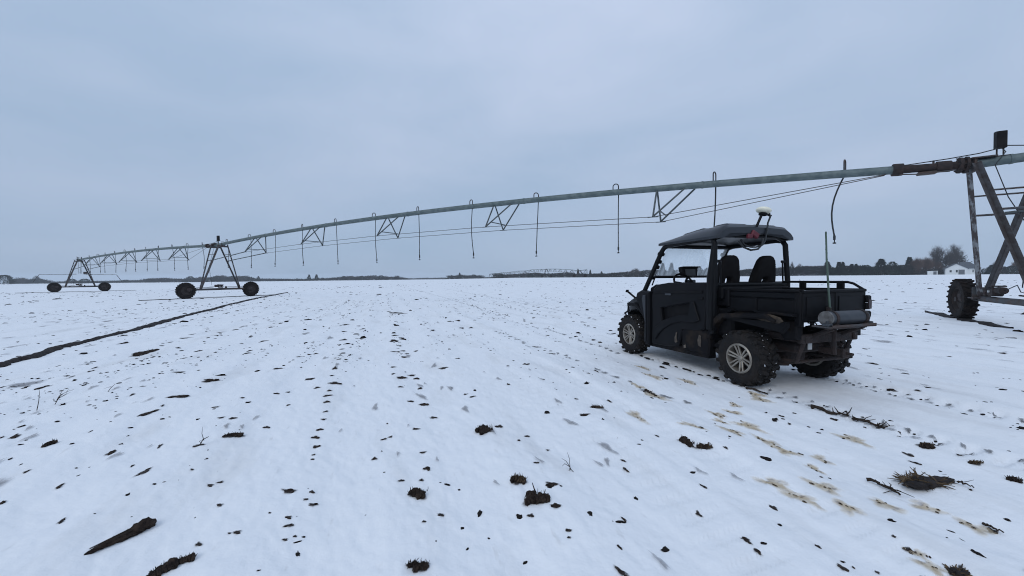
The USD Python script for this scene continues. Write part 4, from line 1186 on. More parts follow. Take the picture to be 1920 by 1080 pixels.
# far woods that read as strips, with single trees standing out
WOODS = [((558, 430, 3), (600, 430, 4), (650, 430, 7), (700, 430, 8), (750, 430, 4), (765, 430, 2)), ((840, 420, 6), (865, 420, 7), (905, 420, 5)), ((765, 700, 2), (840, 700, 2.5)), ((905, 560, 2), (930, 560, 3)),
         ((23, 400, 7), (70, 400, 10), (92, 400, 5)), ((92, 450, 2.5), (180, 450, 3), (270, 450, 4)), ((270, 420, 6), (300, 420, 8), (345, 420, 6), (395, 420, 9)), ((395, 430, 9), (465, 420, 10), (480, 420, 5)), ((480, 460, 4), (560, 470, 3.5))]
for q, w in enumerate(WOODS):
    wl = ('blue grey wood along the horizon left of the middle', 'short far wood left of the distant irrigator', 'faintest thin tree line at the middle of the horizon', 'faint low trees between far wood and distant irrigator', 'far wood at the left edge beside the dark evergreen', 'thin far tree line behind the farthest tower', 'far wood between the two left towers', 'far wood behind the legs of the first left tower', 'thin tree line right of the first left tower')[q]
    hedge(w, 75, wl, 30 + q, bl=1.6, name='far_wood', cat='wood', kind='stuff', thick=4)
GT = 'single trees standing out of the far woods'
for px, Z, kind, w, h, lab in (
        (8, 260, 'round', 26, 18, 'dark round evergreen at the left edge of the field'), (135, 330, 'round', 16, 9, 'dark bush under the farthest tower, left one'), (159, 330, 'round', 18, 9, 'dark bush under the farthest tower, right one'),
        (147, 330, 'bush', 18, 5, 'low dark bush between the two round ones'),
        (236, 430, 'round', 12, 6, 'small lone bush between the towers on the left'), (70, 420, 'big', 10, 15, 'thin bare tree in the far left wood'),
        (580, 420, 'con', 8, 12, 'left pointed tree above the far wood left of the middle'), (594, 420, 'con2', 8, 12, 'right pointed tree above the far wood left of the middle'),
        (862, 410, 'con2', 6, 12, 'pointed tree in the short far wood'), (485, 420, 'con', 7, 10, 'small dark pointed tree right of the first left tower'),
        (1084, 300, 'con2', 6, 17, 'slim pointed tree behind the distant irrigator'), (1107, 300, 'con2', 6, 15, 'slim pointed tree at the end of the distant irrigator'), (1128, 300, 'con', 7, 12, 'pointed tree right of the distant irrigator')):
    place(kind, px, Z, w, h, px * 3.0, lab, 'bush' if kind == 'bush' else 'tree')
for a, b_, Z, hs, n, lab, g in ((640, 748, 425, (6, 9), 12, 'blue grey round tree in the wood left of the middle', 'trees of the wood left of the middle'), (352, 396, 415, (8, 12), 5, 'blue grey tree in the wood left of the first tower', 'trees left of the first tower'), (404, 464, 415, (9, 13), 8, 'blue grey tree behind the first left tower', 'trees behind the first tower'),
                                 (842, 902, 415, (6, 9), 6, 'blue grey tree in the short wood near the middle', 'trees of the short far wood'), (274, 322, 425, (6, 9), 5, 'small far tree between the two left towers', 'trees between the left towers'), (26, 72, 395, (8, 14), 6, 'far bare tree in the wood at the left edge', 'trees of the left edge wood'), (930, 1100, 318, (8, 10), 12, 'dark bush in the low hedge behind the distant irrigator', 'bushes behind the distant irrigator')):
    ords = ('first', 'second', 'third', 'fourth', 'fifth', 'sixth', 'seventh', 'eighth', 'ninth', 'tenth', 'eleventh', 'twelfth')
    lab0 = lab
    for k in range(n):
        h = _rt.uniform(*hs); lab = lab0 + f', {ords[k]} from the left'
        place(('round', 'bush', 'big', 'bush2')[k % 4], a + (b_ - a) * (k + .5) / n + _rt.uniform(-2, 2), Z + _rt.uniform(-8, 8), h * _rt.uniform(1.1, 1.9), h, _rt.uniform(0, 360), lab, 'bush' if 'bush' in lab else 'tree', g)


def farmhouse():
    Z = 162.0; x, y, z = spot(1806, Z); z += .1
    a = math.degrees(math.atan2(x, y))
    h = xform('farmhouse', (x, y, z), -a * .85, (.66, .8, 1.0), label='white farmhouse with gabled front and grey shingle roof', cat='farmhouse')
    # local: x to the right as seen, y away
    W, H = 4.7, 2.6
    def wall(poly, y0, y1):            # (x, z) outline across y
        q = MB(); q.prism([(-p[0], p[1]) for p in poly], y0, y1); return q.moved(rot=rotz(math.pi / 2))
    g0 = -2.9
    b = wall([(g0 - W, -.5), (g0 + W, -.5), (g0 + W, H), (g0, 4.55), (g0 - W, H)], 0, 9); b.build('wall', 'house_white', h, smooth=False)
    b = wall([(g0 + W, -.5), (7.4, -.5), (7.4, H), (g0 + W, H)], 1.2, 10); b.build('wall', 'house_white', h, smooth=False)
    b = MB()
    for s in (-1, 1):
        p = [np.array([g0 + s * (W + .45), yy, H - .22]) for yy in (-.4, 9.3)]; r = [np.array([g0, yy, 4.62]) for yy in (-.4, 9.3)]
        up = np.array([0, 0, .16])
        b.loft([np.array([p[0], p[0] + up, p[1] + up, p[1]]), np.array([r[0], r[0] + up, r[1] + up, r[1]])])
    b.build('roof', 'roof_shingle', h, smooth=False)
    b = MB(); e = H - .05
    V = np.array([(g0 + 1.2, .7, e), (7.9, .7, e), (7.9, 10.5, e), (g0 + 1.2, 10.5, e), (g0 + 2.2, 5.6, 5.35), (3.4, 5.6, 5.35)])
    hm = trimesh.convex.convex_hull(V); b.mesh(hm); b.build('roof', 'roof_shingle', h, smooth=False)
    b = MB(); b.box((g0 + 2.2, -.03, 1.05), (2.6, .06, 2.1)); b.build('garage_door', 'garage_door', h)
    for k in range(4):
        b = MB(); b.box((g0 + 2.2, -.07, .30 + k * .5), (2.5, .03, .44), None, .01); b.build('door_panel', 'garage_door', h)
    for xx, yy, w, hh in ((g0 - 2.4, 0, .9, .9), (g0 + .2, 0, .8, 1.0), (4.2, 1.2, .5, 1.1), (5.3, 1.2, .5, 1.1), (6.5, 1.2, .7, 1.0)):
        f = MB()
        for sx in (-1, 1):
            f.box((xx + sx * (w / 2 + .05), yy - .03, 1.5), (.1, .06, hh + .2))
        for sz in (-1, 1):
            f.box((xx, yy - .03, 1.5 + sz * (hh / 2 + .05)), (w, .055, .1))
        fr = f.build('window', 'house_white', h)
        p = MB(); p.box((xx, yy - .012, 1.5), (w, .02, hh)); p.build('pane', 'window_dark', fr)
    b = MB(); b.box((1.5, 6, 5.5), (.6, .6, .9), None, .02); b.build('chimney', 'bark', h)


farmhouse()
x, y, z = spot(1748, 158)
sh = xform('white_shed', (x, y, z + .1), -40, label='small white box shed left of the farmhouse', cat='shed')
b = MB(); b.box((0, 0, .65), (2.7, 2.0, 1.7), None, .03); b.build('wall', 'house_white', sh)
b = MB(); b.box((0, 0, 1.55), (2.9, 2.2, .10), None, .02); b.build('roof', 'house_white', sh)
b = MB(); b.box((.6, -1.11, .75), (.9, .03, 1.3)); b.build('door', 'garage_door', sh)

# ---------------------------------------------------------------- clods, stubble, straw and slush on the snow
_ic = {k: trimesh.creation.icosphere(subdivisions=k) for k in (0, 1, 2, 3)}


def lump(mb, c, size, yaw, seed, lvl=2, rough=.45, sink=.25):
    """a knobbly lump of soil, its foot sunk in the snow"""
    v = _ic[lvl].vertices
    n = meshkit.fbm(v * 1.6 + seed * 7.1, 4, seed) - .5
    n2 = meshkit.fbm(v * 4.5 + seed * 3.3, 3, seed + 50) - .5
    v = v * (1 + rough * 2.0 * n + rough * 1.1 * n2)[:, None]
    v = v * np.asarray(size) / 2 + [0, 0, size[2] * (.5 - sink)]
    return mb.add(v @ rotz(yaw).T + np.asarray(c), _ic[lvl].faces)


def stalks(mb, c, n, L, spread, rng, lean=.5, r=.0022, flat=False):
    for _ in range(n):
        a = rng.uniform(0, 2 * np.pi); q = np.sqrt(rng.uniform()) * 1.0
        b0 = np.asarray(c) + [q * spread[0] * math.cos(a), q * spread[1] * math.sin(a), 0]
        d = rng.normal(0, lean, 3); d[2] = abs(rng.normal(.03, .10)) if flat else 1.0
        d /= np.linalg.norm(d); l = L * rng.uniform(.4, 1.2)
        p1 = b0 + d * l * .55; p2 = p1 + (d + rng.normal(0, .25, 3)) * l * .45
        mb.tube([b0, p1, p2], [r * 1.3, r, r * .6], 3, cap=False)
    return mb


def patch(parent, name, mat_name, x, y, z, A, B, yaw, seed, lift=.005, wob=.28):
    """a ragged draped patch of half length A along yaw and half width B, fading out to its edge"""
    nr, na = 6, 24; v, e = [], []
    R2 = rotz(yaw)[:2, :2]
    for q in range(nr):
        for a in np.arange(na) * 2 * np.pi / na:
            rr = q / (nr - 1); w = 1 + wob * math.sin(3 * a + seed) + .6 * wob * math.sin(5 * a + 2 * seed)
            p = R2 @ np.array([A * rr * w * math.cos(a), B * rr * w * math.sin(a)])
            v.append(p); e.append(1 - rr ** 1.6)
    v = np.array(v); zz = ground(x + v[:, 0], y + v[:, 1]) - z + lift; zz[-na:] -= .010
    f = [[q * na + a, (q + 1) * na + a, (q + 1) * na + (a + 1) % na, q * na + (a + 1) % na] for q in range(nr - 1) for a in range(na)]
    m = MB(); m.add(np.column_stack([v, zz]), f); t = m.tm()
    if t.face_normals[:, 2].mean() < 0:
        t.invert()
    g = usdkit.mesh(stage, numbered(path_of(parent), name), t, M[mat_name], smooth=True)
    UsdGeom.PrimvarsAPI(g).CreatePrimvar('edge', Sdf.ValueTypeNames.FloatArray, 'vertex').Set(Vt.FloatArray.FromNumpy(np.array(e, np.float32)))
    return g.GetPrim()


def along_row(px, y):
    """picture columns per metre along the crop rows at that place"""
    x = (px - 960) / FPX * y
    return FPX * (HEAD[0] / y - x * HEAD[1] / y ** 2)


def clod(px, py, w, h, label, kind='clod', group=None, seed=None):
    x, y = at(px, py + h * .3); z = float(ground(x, y))
    seed = int(seed or (px * 7 + py * 13) % 997); rng = np.random.default_rng(seed)
    W = w / FPX * y; Hh = max(.5 * h / FPX * y, .008); D = float(np.clip(.5 * h * y * y / (FPX * EYE), .5 * W, 2.2 * W))
    big = w * h > 350; small = w * h < 130
    dpx = abs(along_row(px, y))
    if kind == 'clod' and dpx * W * 1.6 > w * .8 and not (big and w < 1.6 * h):     # drawn out along the row
        A, B, yaw = .85 * w / dpx, min(.42 * W, D), ROW + np.pi / 2 + rng.normal(0, .12)
        if A < B:
            A, B, yaw = W, D, rng.uniform(-.3, .3)
    else:
        A, B, yaw = W, D, rng.uniform(-.4, .4)
    nm, cat = {'clod': ('soil_clod', 'clod'), 'tuft': ('stubble_tuft', 'stubble'), 'straw': ('straw_heap', 'straw')}[kind]
    r = xform(nm, (x, y, z), 0, label=label, cat=cat, group=group)
    b = MB(); ca, sa = math.cos(yaw), math.sin(yaw)
    if kind == 'straw':
        for k in range(4):
            o = rng.normal(0, .20, 2) * [W, D]
            lump(b, (o[0], o[1], 0), (W * .5, D * .6, Hh * .7), yaw, seed + k, 2)
        b.build('clump', 'wet_soil', r, smooth=40)
        s = MB(); stalks(s, (0, 0, Hh * .15), 110, W * .34, (W * .42, D * .32), rng, .8, .0032, True)
        stalks(s, (0, 0, Hh * .2), 4, W * .16, (W * .40, D * .25), rng, .9, .003)
        s.build('stalks', 'straw', r, smooth=False, kind='stuff')
        patch(r, 'soil_patch', 'soil_smear', x, y, z, W * .62, D * .5, yaw, seed)
        return r
    patch(r, 'soil_patch', 'soil_smear', x, y, z, A * (.62 if not small else .68), B * (.72 if not small else .8), yaw, seed)
    kk = 5 if big else 3 if not small else (2 if A > 1.5 * B else 1)
    f = .95 if big else .8 if not small else .62
    for k in range(kk):
        o = np.array([(k - (kk - 1) / 2) * A / kk * .85, rng.normal(0, .13) * B]) if kk > 1 else np.zeros(2)
        o = np.array([ca * o[0] - sa * o[1], sa * o[0] + ca * o[1]]); sc = rng.uniform(.7, 1.15) * f
        if kk >= 3 and k in (0, kk - 1):
            sc *= .72
        lump(b, (o[0], o[1], 0), (A / kk * 1.75 * sc if kk > 1 else A * sc, B * sc, Hh * (1.3 if big else 1.15) * sc), yaw, seed + 17 * k, 3 if big else 2, .55, .32)
    b.build('clump', 'soil', r, smooth=35)
    if kind == 'tuft' or big:
        s = MB()
        for q in range(60 if kind == 'tuft' else 70):
            o = np.array([rng.uniform(-.42, .42) * A, rng.normal(0, .2) * B]); o = np.array([ca * o[0] - sa * o[1], sa * o[0] + ca * o[1]])
            stalks(s, (*o, Hh * .35), 1, max(Hh * (.75 if kind == 'tuft' else .55), .02), (.001, .001), rng, .4, .0016)
        s.build('stalks', 'dead_stalk' if kind != 'tuft' else 'straw', r, smooth=False, kind='stuff')
    return r


NAMED = [
    (1006, 938, 54, 32, 'largest dark clod with spiky stubble, low right of the middle', 'clod'), (1042, 956, 20, 15, 'small brown clod touching the right side of the largest clod', 'clod'),
    (972, 905, 32, 24, 'spiky straw coloured stubble tuft above left of the largest clod', 'tuft'), (1034, 914, 26, 10, 'flat dark clod above right of the largest clod', 'clod'),
    (782, 923, 42, 25, 'round dark clod in the lower middle with nothing around it', 'clod'), (783, 1063, 46, 25, 'dark clod at the bottom edge left of the middle', 'clod'),
    (909, 803, 36, 20, 'dark ragged clod alone in the middle of the snow', 'clod'), (936, 800, 16, 8, 'thin dark crumb on the right of the lone middle clod', 'clod'),
    (1288, 824, 34, 18, 'dark left half of a long clod right of the middle', 'clod'), (1322, 833, 32, 16, 'brown right half of a long clod, with straw on top', 'tuft'),
    (1120, 762, 27, 10, 'low brown stubble tuft in clean snow left of the rear wheel', 'tuft'), (1096, 778, 20, 8, 'brown sliver of soil just below left of the low stubble tuft', 'clod'),
    (1726, 897, 88, 30, 'wide heap of dark straw and stalks on the right', 'straw'), (1737, 834, 28, 15, 'brown ball of stubble above the wide straw heap', 'tuft'),
    (1830, 866, 26, 10, 'dark spiky stubble right of the brown stubble ball', 'tuft'), (1902, 895, 38, 13, 'flat dark clod at the right edge level with the straw heap', 'clod'),
    (1798, 1064, 42, 30, 'dark straw heap in the bottom right corner', 'straw'), (1705, 1029, 30, 9, 'flat dark clod left above the corner straw heap', 'clod'),
    (1909, 617, 26, 13, 'reddish brown clod at the right edge under the near tower', 'clod'), (1671, 728, 25, 10, 'dark clod on the right wheel track behind the vehicle', 'clod'), (1721, 734, 15, 6, 'small clod on the right wheel track beyond the dark clod', 'clod'),
    (394, 713, 28, 12, 'dark clod left of the dotted clod row, upper of a pair', 'clod'), (335, 746, 36, 8, 'flat dark clod left of the dotted clod row, lower of a pair', 'clod'), (275, 659, 50, 9, 'wide flat dark clod just right of the furrow', 'clod'),
    (232, 642, 20, 6, 'small dark clod between furrow and wide flat clod', 'clod'), (80, 726, 30, 9, 'reddish clod above the weed stalk on the left', 'clod'), (437, 815, 36, 11, 'ragged dark clod left of the two round row clods', 'clod'),
    (94, 832, 27, 14, 'dark double clod near the left edge', 'clod'), (208, 847, 22, 9, 'round dark clod right of the double clod on the left', 'clod'), (541, 917, 28, 8, 'flat dark clod below the dotted row', 'clod'),
    (628, 717, 30, 6, 'wide flat clod crossing the dotted row left of the middle', 'clod'), (591, 818, 20, 9, 'upper one of two round clods ending the dotted row', 'clod'), (593, 833, 14, 10, 'lower one of two round clods ending the dotted row', 'clod'),
    (738, 638, 16, 7, 'dark clod at the top of the second dotted row', 'clod'), (753, 706, 20, 8, 'dark pointed clod half way along the second dotted row', 'clod'), (795, 755, 20, 8, 'dark clod at the lower end of the second dotted row', 'clod'),
    (831, 690, 16, 5, 'small dark clod alone right of the second dotted row', 'clod'), (745, 586, 28, 4, 'thin far clod lying crosswise in the middle distance', 'clod'), (800, 878, 18, 9, 'curved small clod above the round lower middle clod', 'clod'),
    (702, 856, 11, 9, 'small upright clod left of the curved small clod', 'clod'), (793, 846, 12, 6, 'tiny clod above the curved small clod', 'clod'), (1170, 974, 12, 13, 'small upright clod right of the largest clod', 'clod'), (1310, 961, 16, 8, 'small slanting clod in the lower right snow', 'clod'),
    (1534, 1019, 14, 9, 'small round clod in the bottom right snow', 'clod'), (1580, 1063, 27, 8, 'flat clod at the bottom right edge', 'clod'), (1465, 777, 14, 9, 'dark clod left of the long stick behind the vehicle', 'clod'), (5, 940, 14, 14, 'brown clod cut by the left edge', 'clod'),
    (1165, 1078, 26, 10, 'brown clod cut by the bottom edge', 'clod'), (1242, 687, 16, 6, 'dark clod on the left wheel track under the vehicle', 'clod'),
]
for px, py, w, h, lab, kind in NAMED:
    clod(px, py, w, h, lab, kind)
ROWS = {
    'small dark clod in the dotted row running away left of the middle': [(649, 607, 8, 4), (645, 619, 9, 3), (644, 637, 14, 4), (641, 657, 8, 3), (643, 664, 9, 4), (628, 690, 10, 8), (637, 648, 6, 3), (636, 675, 7, 4), (622, 704, 8, 4), (618, 732, 10, 4), (614, 741, 18, 5), (613, 752, 13, 6), (611, 770, 10, 6), (607, 785, 9, 6), (600, 803, 14, 7), (588, 850, 8, 4), (586, 858, 8, 4)],
    'small dark clod in the second dotted row near the middle': [(740, 630, 10, 4), (755, 634, 8, 4), (758, 667, 12, 5), (772, 700, 14, 6), (781, 706, 13, 5), (788, 725, 9, 7), (770, 749, 14, 5), (780, 801, 14, 6), (737, 687, 10, 4), (737, 700, 6, 5), (749, 648, 9, 3), (738, 658, 11, 3), (756, 657, 10, 3), (780, 657, 7, 4), (751, 726, 11, 4), (813, 779, 15, 5), (732, 817, 9, 5), (720, 821, 12, 3), (752, 902, 13, 6), (790, 898, 10, 8)],
    'small dark clod scattered between furrow and dotted row': [(280, 776, 28, 8), (263, 782, 12, 6), (305, 763, 9, 5), (347, 633, 9, 5), (360, 628, 8, 3), (468, 655, 9, 5), (463, 661, 12, 4), (437, 786, 13, 6), (415, 787, 12, 5), (40, 800, 14, 8), (248, 739, 12, 5), (372, 657, 14, 4), (335, 697, 18, 4), (320, 641, 10, 3), (170, 696, 18, 5), (178, 689, 16, 3), (109, 684, 12, 4), (124, 703, 11, 4), (135, 707, 9, 3), (50, 723, 12, 3), (71, 709, 9, 3), (414, 623, 12, 3), (440, 618, 8, 3), (494, 637, 9, 5), (522, 692, 18, 4), (594, 725, 10, 6), (582, 709, 18, 4), (540, 733, 6, 5), (582, 710, 10, 4), (560, 670, 9, 3), (580, 665, 8, 3), (592, 663, 8, 3), (519, 738, 13, 4), (540, 757, 6, 6), (500, 797, 16, 4), (345, 672, 8, 4), (455, 750, 8, 4), (404, 767, 12, 4), (158, 722, 10, 3), (85, 838, 10, 5)],
    'small dark clod lying near the bottom left': [(112, 909, 17, 8), (270, 885, 28, 6), (372, 836, 20, 6), (115, 970, 18, 8), (394, 904, 14, 6), (413, 899, 12, 4), (412, 941, 14, 6), (445, 996, 16, 6), (372, 1013, 16, 6), (20, 859, 9, 5), (28, 819, 26, 6), (4, 822, 10, 6), (170, 812, 10, 4), (360, 879, 8, 4), (248, 872, 8, 3), (300, 834, 12, 3), (587, 941, 16, 8), (573, 934, 9, 4), (585, 920, 12, 4), (541, 967, 13, 5), (541, 982, 17, 7), (534, 1009, 11, 6), (553, 1002, 8, 4), (430, 997, 7, 4), (50, 886, 14, 4)],
    'small dark clod in the clean snow right of the middle': [(827, 965, 14, 6), (795, 982, 9, 5), (995, 970, 14, 9), (1066, 1000, 11, 9), (1067, 1015, 8, 5), (1169, 861, 9, 7), (1173, 879, 12, 5), (1006, 873, 11, 5), (1027, 842, 7, 5), (973, 829, 7, 5), (988, 818, 11, 3), (1361, 843, 10, 4), (1162, 1030, 10, 8), (1400, 1011, 24, 9), (1420, 1031, 20, 10), (1319, 913, 14, 6), (1142, 751, 12, 5), (1080, 748, 8, 3), (1118, 696, 10, 4), (1006, 648, 16, 4), (1035, 661, 14, 3), (985, 683, 12, 4), (1232, 815, 10, 4), (866, 614, 9, 4), (859, 600, 10, 4), (883, 613, 9, 3), (873, 739, 9, 4), (886, 745, 12, 4), (953, 719, 6, 5), (957, 630, 9, 3)],
    'small dark clod scattered on the snow behind the vehicle': [(1489, 771, 9, 5), (1480, 795, 10, 4), (1501, 847, 14, 6), (1564, 785, 18, 5), (1622, 802, 8, 5), (1685, 817, 9, 4), (1687, 807, 8, 5), (1703, 848, 24, 5), (1799, 853, 20, 5), (1717, 866, 28, 6), (1635, 680, 28, 5), (1697, 701, 17, 4), (1670, 626, 11, 4), (1619, 617, 10, 4), (1622, 655, 12, 4), (1794, 649, 10, 3), (1880, 664, 20, 5), (1885, 660, 14, 3), (1868, 635, 8, 4), (1688, 603, 10, 4), (1662, 608, 8, 3), (1735, 724, 8, 4), (1780, 667, 11, 3), (1853, 648, 8, 3), (1860, 988, 30, 6), (1600, 1058, 8, 6), (1645, 1065, 12, 7), (1820, 921, 10, 8), (1676, 1009, 10, 4), (1540, 897, 8, 6), (1556, 895, 7, 6), (1451, 948, 18, 5), (1888, 605, 10, 4), (1848, 618, 10, 3), (1860, 623, 9, 3)],
}
for lab, L_ in ROWS.items():
    for px, py, w, h in L_:
        clod(px, py, w, h, lab, 'clod', group=lab.replace('small dark clod', 'small dark clods'))


def ridge(pa, pb, wpx, label, seed, straw=False):
    """a long clod between two points of the field"""
    a, c = np.array(at(*pa)), np.array(at(*pb)); L_ = np.linalg.norm(c - a); yaw = math.atan2(*(c - a)[::-1])
    m = (a + c) / 2; z = float(ground(*m)); rng = np.random.default_rng(seed)
    W = wpx / FPX * m[1]
    r = xform('soil_clod', (*m, z), 0, label=label, cat='clod'); b = MB(); k = 7
    for q in range(k):
        t = (q + .5) / k - .5; o = np.array([math.cos(yaw), math.sin(yaw)]) * t * L_
        w_ = W * (.45 + .75 * (q / k) ** .8) * rng.uniform(.85, 1.15)
        lump(b, (*o, float(ground(*(m + o))) - z), (L_ / k * 1.8, w_, w_ * .65), yaw, seed + q, 2)
    b.build('clump', 'soil', r, smooth=40)
    s = MB()
    for q in range(60):
        t = rng.uniform(-.2, .48); o = np.array([math.cos(yaw), math.sin(yaw)]) * t * L_ + rng.normal(0, W * .16, 2)
        stalks(s, (*o, W * .2), 1, W * .36, (.001, .001), rng, .6, .0016)
    if straw:
        for q in range(8):
            o = np.array([math.cos(yaw), math.sin(yaw)]) * -.05 * L_ + rng.normal(0, W * .12, 2); dd = np.array([math.cos(yaw), math.sin(yaw), .0]) * L_ * .40
            s.tube([np.array([*o, W * .38]) - dd, np.array([*o, W * .42]) + dd * rng.uniform(.3, .8)], .0028, 4, cap=False)
    s.build('stalks', 'dead_stalk', r, smooth=False, kind='stuff')


ridge((166, 1036), (284, 978), 24, 'long thick dark clod like a root, near the bottom left corner', 61, True)
ridge((262, 1085), (330, 1052), 27, 'dark spiky clod at the bottom edge left, lower of two', 71)
ridge((326, 1053), (364, 1042), 18, 'pointed dark clod on the upper end of the spiky bottom clod', 81)


def stick(pts, r, label, twigs=0, seed=1, mat_name='dead_stalk', name='stick', cat='stick', lift=.012):
    P = [at(px, py) for px, py in pts]; o = np.array([*P[0], float(ground(*P[0]))]); rng = np.random.default_rng(seed)
    root = xform(name, o, label=label, cat=cat); b = MB()
    Q = [np.array([*p, float(ground(*p)) + lift]) - o for p in P]
    s = np.linspace(0, len(Q) - 1, 10); L_ = np.stack([np.interp(s, range(len(Q)), [q[k] for q in Q]) for k in range(3)], 1)
    L_[1:-1, 2] += np.abs(rng.normal(0, .006, 8)); L_[1:-1, :2] += rng.normal(0, r * .8, (8, 2))
    b.tube(L_, np.linspace(r, r * .5, 10), 6); b.build('stem', mat_name, root, smooth=40)
    if twigs:
        t = MB()
        for q in range(twigs):
            p = L_[rng.integers(2, 10)]; d = rng.normal(0, 1, 3); d[2] = abs(d[2]) * .22; d /= np.linalg.norm(d); l = rng.uniform(.03, .10)
            t.tube([p, p + d * l * .6, p + d * l + rng.normal(0, .02, 3)], [r * .4, r * .3, r * .15], 3, cap=False)
        t.build('twigs', mat_name, root, smooth=False, kind='stuff')
    return root


stick([(1524, 768), (1560, 774), (1590, 781)], .018, 'long dark stick lying behind the rear wheel, upper one', 10, 3)
stick([(1600, 783), (1630, 793), (1656, 799)], .014, 'twiggy dark branch lying end to end with the long stick', 22, 4)
stick([(1625, 898), (1668, 914), (1688, 925)], .010, 'dark bent stick left of the wide straw heap', 6, 5)
stick([(1795, 912), (1826, 921)], .006, 'thin twig lying right of the wide straw heap', 2, 6)
stick([(1843, 981), (1882, 997)], .007, 'thin straight stick in the lower right snow', 0, 7)
stick([(1208, 733), (1232, 742)], .012, 'short reddish stick between footprints and vehicle', 3, 8)
stick([(1400, 729), (1440, 741)], .014, 'dark flattened stalk at the foot of the rear left tyre', 4, 9)


def weed(px, py, top, label, seed, fan=0):
    x, y = at(px, py); z = float(ground(x, y)); rng = np.random.default_rng(seed)
    d = (np.array(top) - [px, py]) / FPX * y
    r = xform('dead_weed', (x, y, z), label=label, cat='weed'); b = MB()
    tip = np.array([d[0], 0, -d[1]])
    b.tube([(0, 0, -.02), tip * .5 + rng.normal(0, .006, 3), tip], [.0045, .0035, .002], 4, cap=False); b.build('stem', 'dead_stalk', r, smooth=False)
    t = MB()
    for q in range(fan):
        p = tip * rng.uniform(.2, .9); e = p + tip * rng.uniform(.2, .5) + rng.normal(0, .05, 3)
        t.tube([p, (p + e) / 2 + rng.normal(0, .01, 3), e], [.0025, .002, .001], 3, cap=False)
    if fan:
        t.build('twigs', 'dead_stalk', r, smooth=False, kind='stuff')


weed(68, 767, (75, 735), 'single dead weed stalk standing near the left edge', 1, 1)
weed(101, 755, (118, 735), 'fine feathery dead weed right of the single stalk', 2, 12)
weed(200, 737, (217, 722), 'slanting dead stem in the snow left of the flat clods', 3, 1)
weed(372, 836, (392, 820), 'slanting dead stem rising from a clod on the left', 4, 2)
weed(1008, 932, (998, 913), 'curved dead stem rising from the largest clod', 5, 0)
weed(1070, 885, (1068, 876), 'tiny sprig of dead stems right of the straw tuft', 6, 5)
weed(1785, 890, (1764, 889), 'dead stem rising at the right end of the straw heap', 7, 0)

# muddy footprints leading away from the vehicle
PRINTS = [(1207, 690, 26, 8), (1226, 709, 30, 8), (1196, 722, 26, 6), (1226, 740, 48, 12), (1193, 780, 40, 18), (1295, 802, 34, 16), (1290, 715, 34, 6), (1345, 776, 34, 9), (1375, 772, 30, 18), (1378, 760, 26, 10), (1425, 748, 36, 10), (1350, 786, 24, 6), (1405, 798, 48, 10), (1372, 808, 44, 10), (1437, 826, 50, 12), (1472, 846, 50, 12), (1540, 856, 44, 10), (1526, 877, 34, 16), (1455, 908, 60, 14), (1505, 935, 56, 22), (1545, 918, 60, 14), (1590, 957, 56, 20), (1660, 949, 60, 18), (1735, 946, 58, 22), (1598, 822, 64, 14), (1722, 1040, 40, 26), (1745, 1065, 56, 24), (1830, 985, 70, 34), (1420, 741, 34, 8)]
for k, (px, py, w, h) in enumerate(PRINTS):
    x, y = at(px, py); z = float(ground(x, y)); rng = np.random.default_rng(300 + k)
    W = w / FPX * y; A = float(np.clip(.8 * w / abs(along_row(px, y)), .5 * W, 2.2 * W)) * .95; B = min(W * .40, .14); yaw = ROW + np.pi / 2 + rng.normal(0, .18)
    where = 'close beside the vehicle' if py < 760 else 'between vehicle and long clod' if py < 800 else 'right of the long clod' if px < 1480 else 'left of the straw heap' if py < 960 else 'near the bottom right corner'
    r = xform('muddy_footprint', (x, y, z), label=f'yellow brown slushy footprint in the snow {where}', cat='footprint', group=f'muddy footprints {where}')
    patch(r, 'slush', 'slush', x, y, z, A, B, yaw, k)
    ca, sa = math.cos(yaw), math.sin(yaw); o0 = np.array([rng.uniform(-.3, .3) * A, rng.uniform(-.4, .4) * B])
    ox, oy = ca * o0[0] - sa * o0[1], sa * o0[0] + ca * o0[1]
    b = MB()
    for q in range(rng.integers(2, 5)):
        t = rng.uniform(-.6, .6) * A; u_ = rng.normal(0, .25) * B; p = np.array([ca * t - sa * u_, sa * t + ca * u_])
        lump(b, (*p, float(ground(x + p[0], y + p[1])) - z), (rng.uniform(.08, .24) * A, rng.uniform(.10, .22) * B, .010), yaw, k * 9 + q, 1, .5)
    b.build('soil', 'soil', r, smooth=40, kind='stuff')
